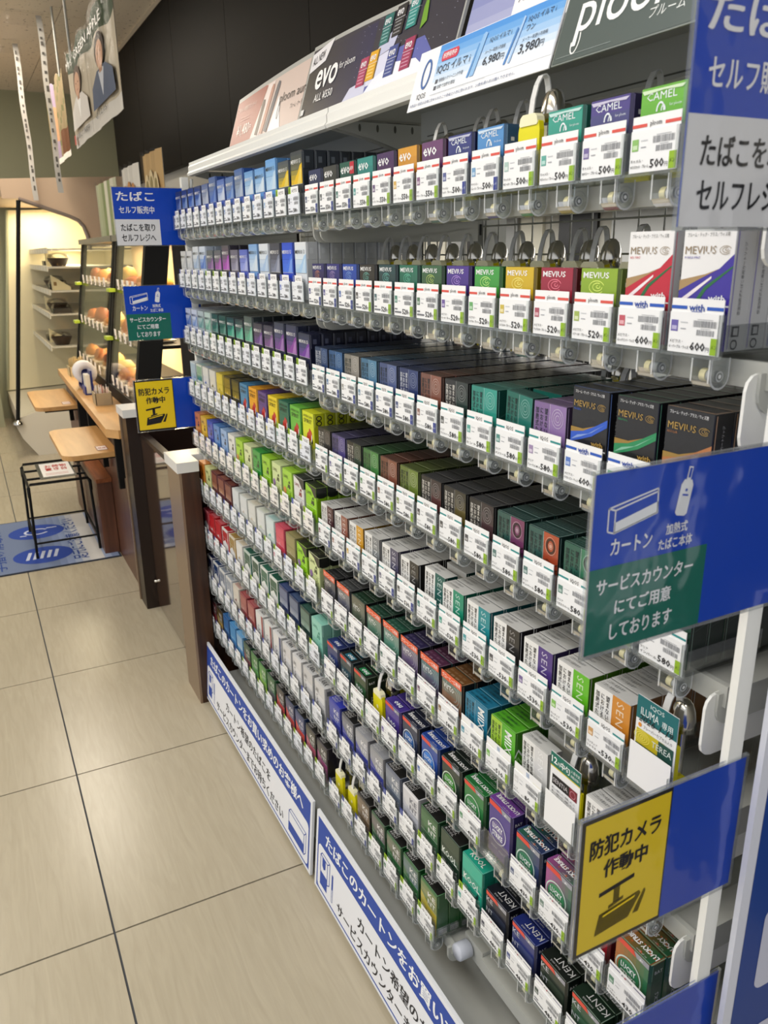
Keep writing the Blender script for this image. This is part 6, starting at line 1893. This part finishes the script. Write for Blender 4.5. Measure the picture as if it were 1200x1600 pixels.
# film sleeved cards standing on the cases
for x0, x1, z1, lab, cs in ((-3.50, -2.92, 1.70, "crinkled clear film sleeve with green picture on the snack case", ('#7c8a5c', '#b8b49c', '#d8d2c4')), (-2.72, -2.36, 1.712, "photo card of round buns on the snack case", ('#d8d4cc', '#b87c44', '#c88c54')), (-2.24, -1.92, 1.722, "photo card of folded rolls on the snack case", ('#b89868', '#d8c49c', '#8a7a50'))):
    t = empty("photo_card", (x0, .20, 1.4325), lab, "photo card", "photo cards above the snack cases")
    W_, H_ = x1 - x0, z1 - 1.4325
    b = MB()
    N = 10
    pts = [(W_ * k / N, .006 * math.sin(k * 2.1)) for k in range(N + 1)]
    for k in range(N):
        (xa, ya), (xb, yb) = pts[k], pts[k + 1]
        b.face([(xa, ya, 0), (xb, yb, 0), (xb, yb, H_), (xa, ya, H_)], mixc(cs[0], cs[2], .5 + .5 * math.sin(k * 1.7)) if cs[0] == '#7c8a5c' else cs[0], GLOSSP)
        b.face([(xa, ya + .002, 0), (xa, ya + .002, H_), (xb, yb + .002, H_), (xb, yb + .002, 0)], '#d8d8d4', PAPER)
    if cs[0] != '#7c8a5c':
        Fq = Fr((0, -.0075, 0), (1, 0, 0), (0, 0, 1), (0, -1, 0))
        for q in range(3):
            b.disc(Fq, W_ * (.25 + .25 * q), H_ * (.50 + .04 * (q % 2)), W_ * .14, H_ * .24, cs[1], GLOSSP, .0004 + .0003 * q)
            b.disc(Fq, W_ * (.25 + .25 * q), H_ * (.56 + .04 * (q % 2)), W_ * .08, H_ * .10, cs[2], GLOSSP, .0006 + .0003 * q)
    link("print", b, t)
    s = MB()
    for k in range(N):
        (xa, ya), (xb, yb) = pts[k], pts[k + 1]
        s.face([(xa, ya * 2 - .012, -.0), (xb, yb * 2 - .012, -.0), (xb, yb * 2 - .012, H_ + .01), (xa, ya * 2 - .012, H_ + .01)], '#ffffff', FILM)
    link("film", s, t)

# ------------------------------------------------------------------ open chiller at the end of the counter
CX = -4.70
t = empty("open_chiller", (CX, 0, 0), "pale open chiller with lit shelves behind a glass end", "chiller")
FX = Fr((0, 0, 0), (0, 1, 0), (0, 0, 1), (1, 0, 0))
PALE = mat("chiller_enamel", '#d6d0c2', rough=0.35)
b = MB(); b.prism([(-.215, .0), (.75, .0), (.75, .36), (-.02, .36), (-.30, .275), (-.335, .23), (-.30, .13)], FX, .04, '#d6d0c2', PALE)
b.disc(Fr((0, 0, 0), (0, 1, 0), (0, 0, 1), (1, 0, 0)), -.10, .16, .022, .022, '#c4beb0', PALE, .002, n=14); link("end_panel", b, t)
b = MB(); b.prism([(-.20, .0), (.75, .0), (.75, .30), (-.30, .25), (-.30, .13)], Fr((-.041, 0, 0), (0, 1, 0), (0, 0, 1), (1, 0, 0)), 1.50, '#cfc8b8', PALE); link("body", b, t)
b = MB(); b.prism([(-.205, 1.70), (-.10, 1.703), (.20, 1.592), (.262, 1.557), (.30, 1.47), (.31, 1.40), (.75, 1.40), (.75, 1.86), (-.205, 1.82)], FX, .03, '#b89c84', BEIGEW); link("beige_cheek", b, t)
b = MB(); b.prism([(-.205, 1.72), (.75, 1.72), (.75, 1.86), (-.205, 1.82)], Fr((-.031, 0, 0), (0, 1, 0), (0, 0, 1), (1, 0, 0)), 1.50, '#b89c84', BEIGEW); link("canopy", b, t)
b = MB(); b.prism([(-.300, .285), (-.02, .366), (.74, .366), (.74, 1.399), (.30, 1.399), (.285, 1.47), (.25, 1.55), (.19, 1.585), (-.10, 1.69)], Fr((-.012, 0, 0), (0, 1, 0), (0, 0, 1), (1, 0, 0)), .006, '#ffffff', GLASS); link("end_glass", b, t)
b = MB(); b.tube([(.012, -.108, 1.70), (.012, .19, 1.595), (.012, .245, 1.568), (.012, .275, 1.53), (.012, .292, 1.47), (.012, .30, 1.38)], .013, '#8a7c74', mat("grey_trim_metal", '#8d827a', rough=0.3, metal=0.5)); link("curved_trim", b, t)
b = MB(); b.tube([(.016, -.318, .245), (.016, -.11, 1.69)], .014, '#151515', BLACKM); b.lathe([(.035, 0), (.035, .012), (.014, .03)], (.016, -.316, .236), '#9a9a98', CHROME, n=14); link("end_post", b, t)
b = MB(); b.box(-1.53, .62, .30, -.05, .65, 1.72, '#efe2bc', mat("lit_back_panel", '#efe4c2', rough=0.5)); link("back_panel", b, t)
b = MB(); b.prism([(-.300, .26), (.74, .30), (.74, 1.72), (-.10, 1.70)], Fr((-1.48, 0, 0), (0, 1, 0), (0, 0, 1), (1, 0, 0)), .03, '#efe2bc', MATS['lit_back_panel']); b.tube([(-1.475, -.300, .26), (-1.475, -.10, 1.70)], .012, '#8d8f74', GREENW); link("far_end_panel", b, t)
shelves = ((1.392, .029), (1.275, .017), (1.117, .014), (.962, -.006), (.743, -.028))
for z, y0 in shelves:
    b = MB(); b.box(-1.52, y0 + .004, z - .012, -.05, .60, z, '#dcd6c6', PALE); link("shelf", b, t)
    b = MB(); b.box(-1.52, y0 - .004, z - .032, -.05, y0 + .003, z + .006, '#e9e2d2', PAPER)
    for q in range(7):
        b.rect(Fr((-1.52 + .2 * q, y0 - .004, z - .03), (1, 0, 0), (0, 0, 1), (0, -1, 0)), .02, .004, .15, .028, '#f4f0e6', PAPER)
    link("price_rail", b, t)
area("chiller_lamp", (CX - .75, .12, 1.69), 1.3, .30, 14, (1, .88, .62))
area("chiller_shelf_lamp", (CX - .75, .30, 1.37), 1.3, .10, 6, (1, .88, .62))
rnd = random.Random(21)
FOODN = [("rice_bowl", "clear lidded bowl of dark food"), ("sandwich_pack", "wrapped sandwich pack"), ("noodle_tray", "black noodle tray with clear lid")]
for si, (z, y0) in enumerate(shelves[1:]):
    for q in range(3):
        kind, lab = FOODN[(si + q) % 3]
        x = CX - .16 - .22 * q
        b = MB()
        if kind == "rice_bowl":
            b.lathe([(0, 0), (.045, 0), (.07, .05), (.072, .055)], (0, 0, 0), '#3a2a20', PAINT, n=16)
            l_ = MB(); l_.lathe([(.072, .056), (.06, .085), (0, .09)], (0, 0, 0), '#ffffff', GLASS, n=16)
        elif kind == "sandwich_pack":
            b.prism([(-.06, 0), (.06, 0), (.06, .02), (-.06, .10)], Fr((.03, 0, 0), (0, 1, 0), (0, 0, 1), (1, 0, 0)), .06, '#e0d2a8', PAPER)
            l_ = MB(); l_.box(-.031, -.05, .03, .031, -.03, .055, '#8a6a3c', PAPER)
        else:
            b.box(-.08, -.06, 0, .08, .06, .035, '#1c1a18', PAINT)
            l_ = MB(); l_.prism([(-.058, .0352), (.058, .0352), (.05, .06), (-.05, .06)], Fr((.078, 0, 0), (0, 1, 0), (0, 0, 1), (1, 0, 0)), .156, '#ffffff', GLASS)
        o = link(kind, b, None, (x, y0 + .085, z + .0006))
        link("lid" if kind != "sandwich_pack" else "filling", l_, o)
        tag(o, f"{lab}, {ORD[q]} from the glass end, chiller shelf {('two', 'three', 'four', 'five')[si]} from above", "food", "food in the open chiller")

# low freezer beyond the chiller
t = empty("low_freezer", (-6.0, -0.84, 0), "white low freezer with red lower panel by the far wall", "freezer")
b = MB(); b.box(-.25, -.40, 0, .25, .33, .17, '#b4242c', mat("red_panel", '#b0222a', rough=0.4)); link("red_base", b, t)
b = MB(); b.box(-.25, -.40, .1705, .25, .33, .40, '#d6dad4', WHITEM); link("body", b, t)
b = MB(); b.box(.2505, -.38, .22, .256, .31, .38, '#c4d0d0', GLASS); link("window_pane", b, t)
t = empty("green_divider", (-6.0, -0.47, 0.0), "sage green divider panel standing beside the low freezer", "panel")
b = MB(); b.prism([(0, 0), (.10, 0), (.10, .42), (.03, .95), (0, .95)], Fr((.1, 0, 0), (0, 1, 0), (0, 0, 1), (1, 0, 0)), .03, '#7c8060', GREENW); link("board", b, t)
b = MB(); b.tube([(.105, .10, .42), (.105, .03, .95)], .008, '#2a2c24', BLACKM); link("edge_trim", b, t)

# ------------------------------------------------------------------ hanging posters and streamers
def hanging(x0, x1, z0, z1, y, lab, dark):
    t = empty("hanging_poster", (x0, y, z0), lab, "poster", "posters hanging from the ceiling")
    W_, H_ = x1 - x0, z1 - z0
    N = 16
    def yy(k): return .003 * math.sin(k * .95) + .002 * math.sin(k * 2.3)
    def xx(k): return W_ * k / N
    def topz(k): return H_ - .030 * math.sin(k * .55) ** 2
    b = MB()
    rows = 14
    for k in range(N):
        u = (k + .5) / N
        for r in range(rows):
            v0, v1 = r / rows, (r + 1) / rows
            v = (v0 + v1) / 2
            if dark:
                col = '#8a7a5c' if (k * 7 + r * 3) % 5 else '#6c6a48'
                if .15 < u < .5: col = '#c0906c' if .3 < v < .7 else '#9c8aa0'
                if u > .62 and v < .35: col = '#6a4630'
                if v < .07: col = '#e2dcd2'
            else:
                col = '#b3a894'
                uu_ = (u * 2) % 1
                if v > .76: col = '#3c4a34'
                elif v < .16: col = '#c6c2bb'
            for sgn, off in ((1, 0), (-1, .002)):
                q = [(xx(k), yy(k) + off, topz(k) * v0), (xx(k + 1), yy(k + 1) + off, topz(k + 1) * v0), (xx(k + 1), yy(k + 1) + off, topz(k + 1) * v1), (xx(k), yy(k) + off, topz(k) * v1)]
                b.face(q if sgn > 0 else q[::-1], col if sgn > 0 else '#cfcac0', POSTER)
    Fp = Fr((0, -.0085, 0), (1, 0, 0), (0, 0, 1), (0, -1, 0))
    if not dark:
        for q, (hair, skin, top_, inner) in enumerate((('#5a4636', '#c49a7e', '#cfcac4', '#e6e4e0'), ('#3c2e26', '#bd9072', '#4c566c', '#b8bcc4'))):
            ux = W_ * (.25 + .5 * q)
            b.flat(Fp, [(ux - W_ * .21, H_ * .17), (ux + W_ * .21, H_ * .17), (ux + W_ * .19, H_ * .36), (ux + W_ * .08, H_ * .46), (ux - W_ * .08, H_ * .46), (ux - W_ * .19, H_ * .36)], top_, POSTER, .0010)
            b.flat(Fp, [(ux - W_ * .05, H_ * .44), (ux, H_ * .22), (ux + W_ * .05, H_ * .44)], inner, POSTER, .0014)
            b.disc(Fp, ux, H_ * .60, W_ * .085, H_ * .145, hair, POSTER, .0012)
            b.rect(Fp, ux - W_ * .028, H_ * .42, ux + W_ * .028, H_ * .52, shade(skin, .85), POSTER, .0016)
            b.disc(Fp, ux, H_ * .565, W_ * .062, H_ * .115, skin, POSTER, .0020)
            for ex in (-.024, .024):
                b.disc(Fp, ux + W_ * ex, H_ * .58, W_ * .008, H_ * .008, '#2c241e', POSTER, .0024, n=8)
            b.rect(Fp, ux - W_ * .016, H_ * .510, ux + W_ * .016, H_ * .517, '#a06458', POSTER, .0024)
        b.rect(Fp, W_ * .498, 0, W_ * .502, H_ * .95, '#4a463e', POSTER, .0026)
        b.text(Fp, "Mrs. GREEN APPLE", W_ * .04, H_ * .79, H_ * .085, '#f0eee8', PAPER, w=W_ * .80, e=.004)
        b.text(Fp, "@12.05", W_ * .56, H_ * .08, H_ * .07, '#33343a', PAPER, w=W_ * .22)
        b.text(Fp, "店頭にて展開中", W_ * .08, H_ * .06, H_ * .06, '#33343a', PAPER, w=W_ * .34)
        b.rect(Fp, W_ * .02, H_ * .03, W_ * .06, H_ * .13, '#b8544c', PAPER)
    link("print", b, t)
    s = MB()
    for k in range(N):
        s.face([(xx(k), yy(k) * 1.3 - .012, -.006), (xx(k + 1), yy(k + 1) * 1.3 - .012, -.006), (xx(k + 1), yy(k + 1) * 1.3 - .012, topz(k + 1) + .004), (xx(k), yy(k) * 1.3 - .012, topz(k) + .004)], '#ffffff', HAZE)
    link("film", s, t)
    for q in ((.12, .85) if not dark else (.12, .9)):
        b = MB(); b.cyl((W_ * q, 0, H_ - .04), (W_ * q, 0, 2.6 - z0), .006, '#a8a8aa', STEEL, n=8); link("hanger_rod", b, t)
    return t


hanging(-3.20, -1.93, 1.846, 2.262, 0.085, "wide film covered poster of two people under a green heading", False)
hanging(-4.54, -3.70, 1.872, 2.31, 0.122, "narrower dark edged poster of a person among leaves", True)
for x, y, z1, z0, lab in ((-3.90, 0.066, 2.6, 1.688, "long white paper streamer hanging in front of the dark poster"), (-4.60, -0.008, 2.6, 1.686, "long white paper streamer hanging alone by the green wall")):
    t = empty("paper_streamer", (x, y, z0), lab, "streamer", "paper streamers hanging from the ceiling")
    b = MB()
    H_ = z1 - z0 - .02
    N = 14
    pts = [(.004 * math.sin(k * .9), H_ * k / N) for k in range(N + 1)]
    for (a, za), (c, zc) in zip(pts, pts[1:]):
        b.face([(a, -.015 - a, za), (a, .015 - a, za), (c, .015 - c, zc), (c, -.015 - c, zc)], '#bdbab4', PAPER)
        b.face([(a - .001, .015 - a, za), (a - .001, -.015 - a, za), (c - .001, -.015 - c, zc), (c - .001, .015 - c, zc)], '#dcd8d0', PAPER)
    rnd = random.Random(int(x * 10))
    z = .06
    while z < H_ - .06:
        hz = rnd.uniform(.012, .03)
        b.rect(Fr((.0045, -.010, 0), (0, 1, 0), (0, 0, 1), (1, 0, 0)), .004, z, .004 + rnd.uniform(.008, .014), z + hz, '#55524e', PAPER, .0004)
        z += hz + rnd.uniform(.006, .04)
    link("paper", b, t)
    b = MB(); b.box(-.002, -.16, H_ - .055, .002, .03, H_ + .0195, '#ffffff', FILM); link("ceiling_clip", b, t)
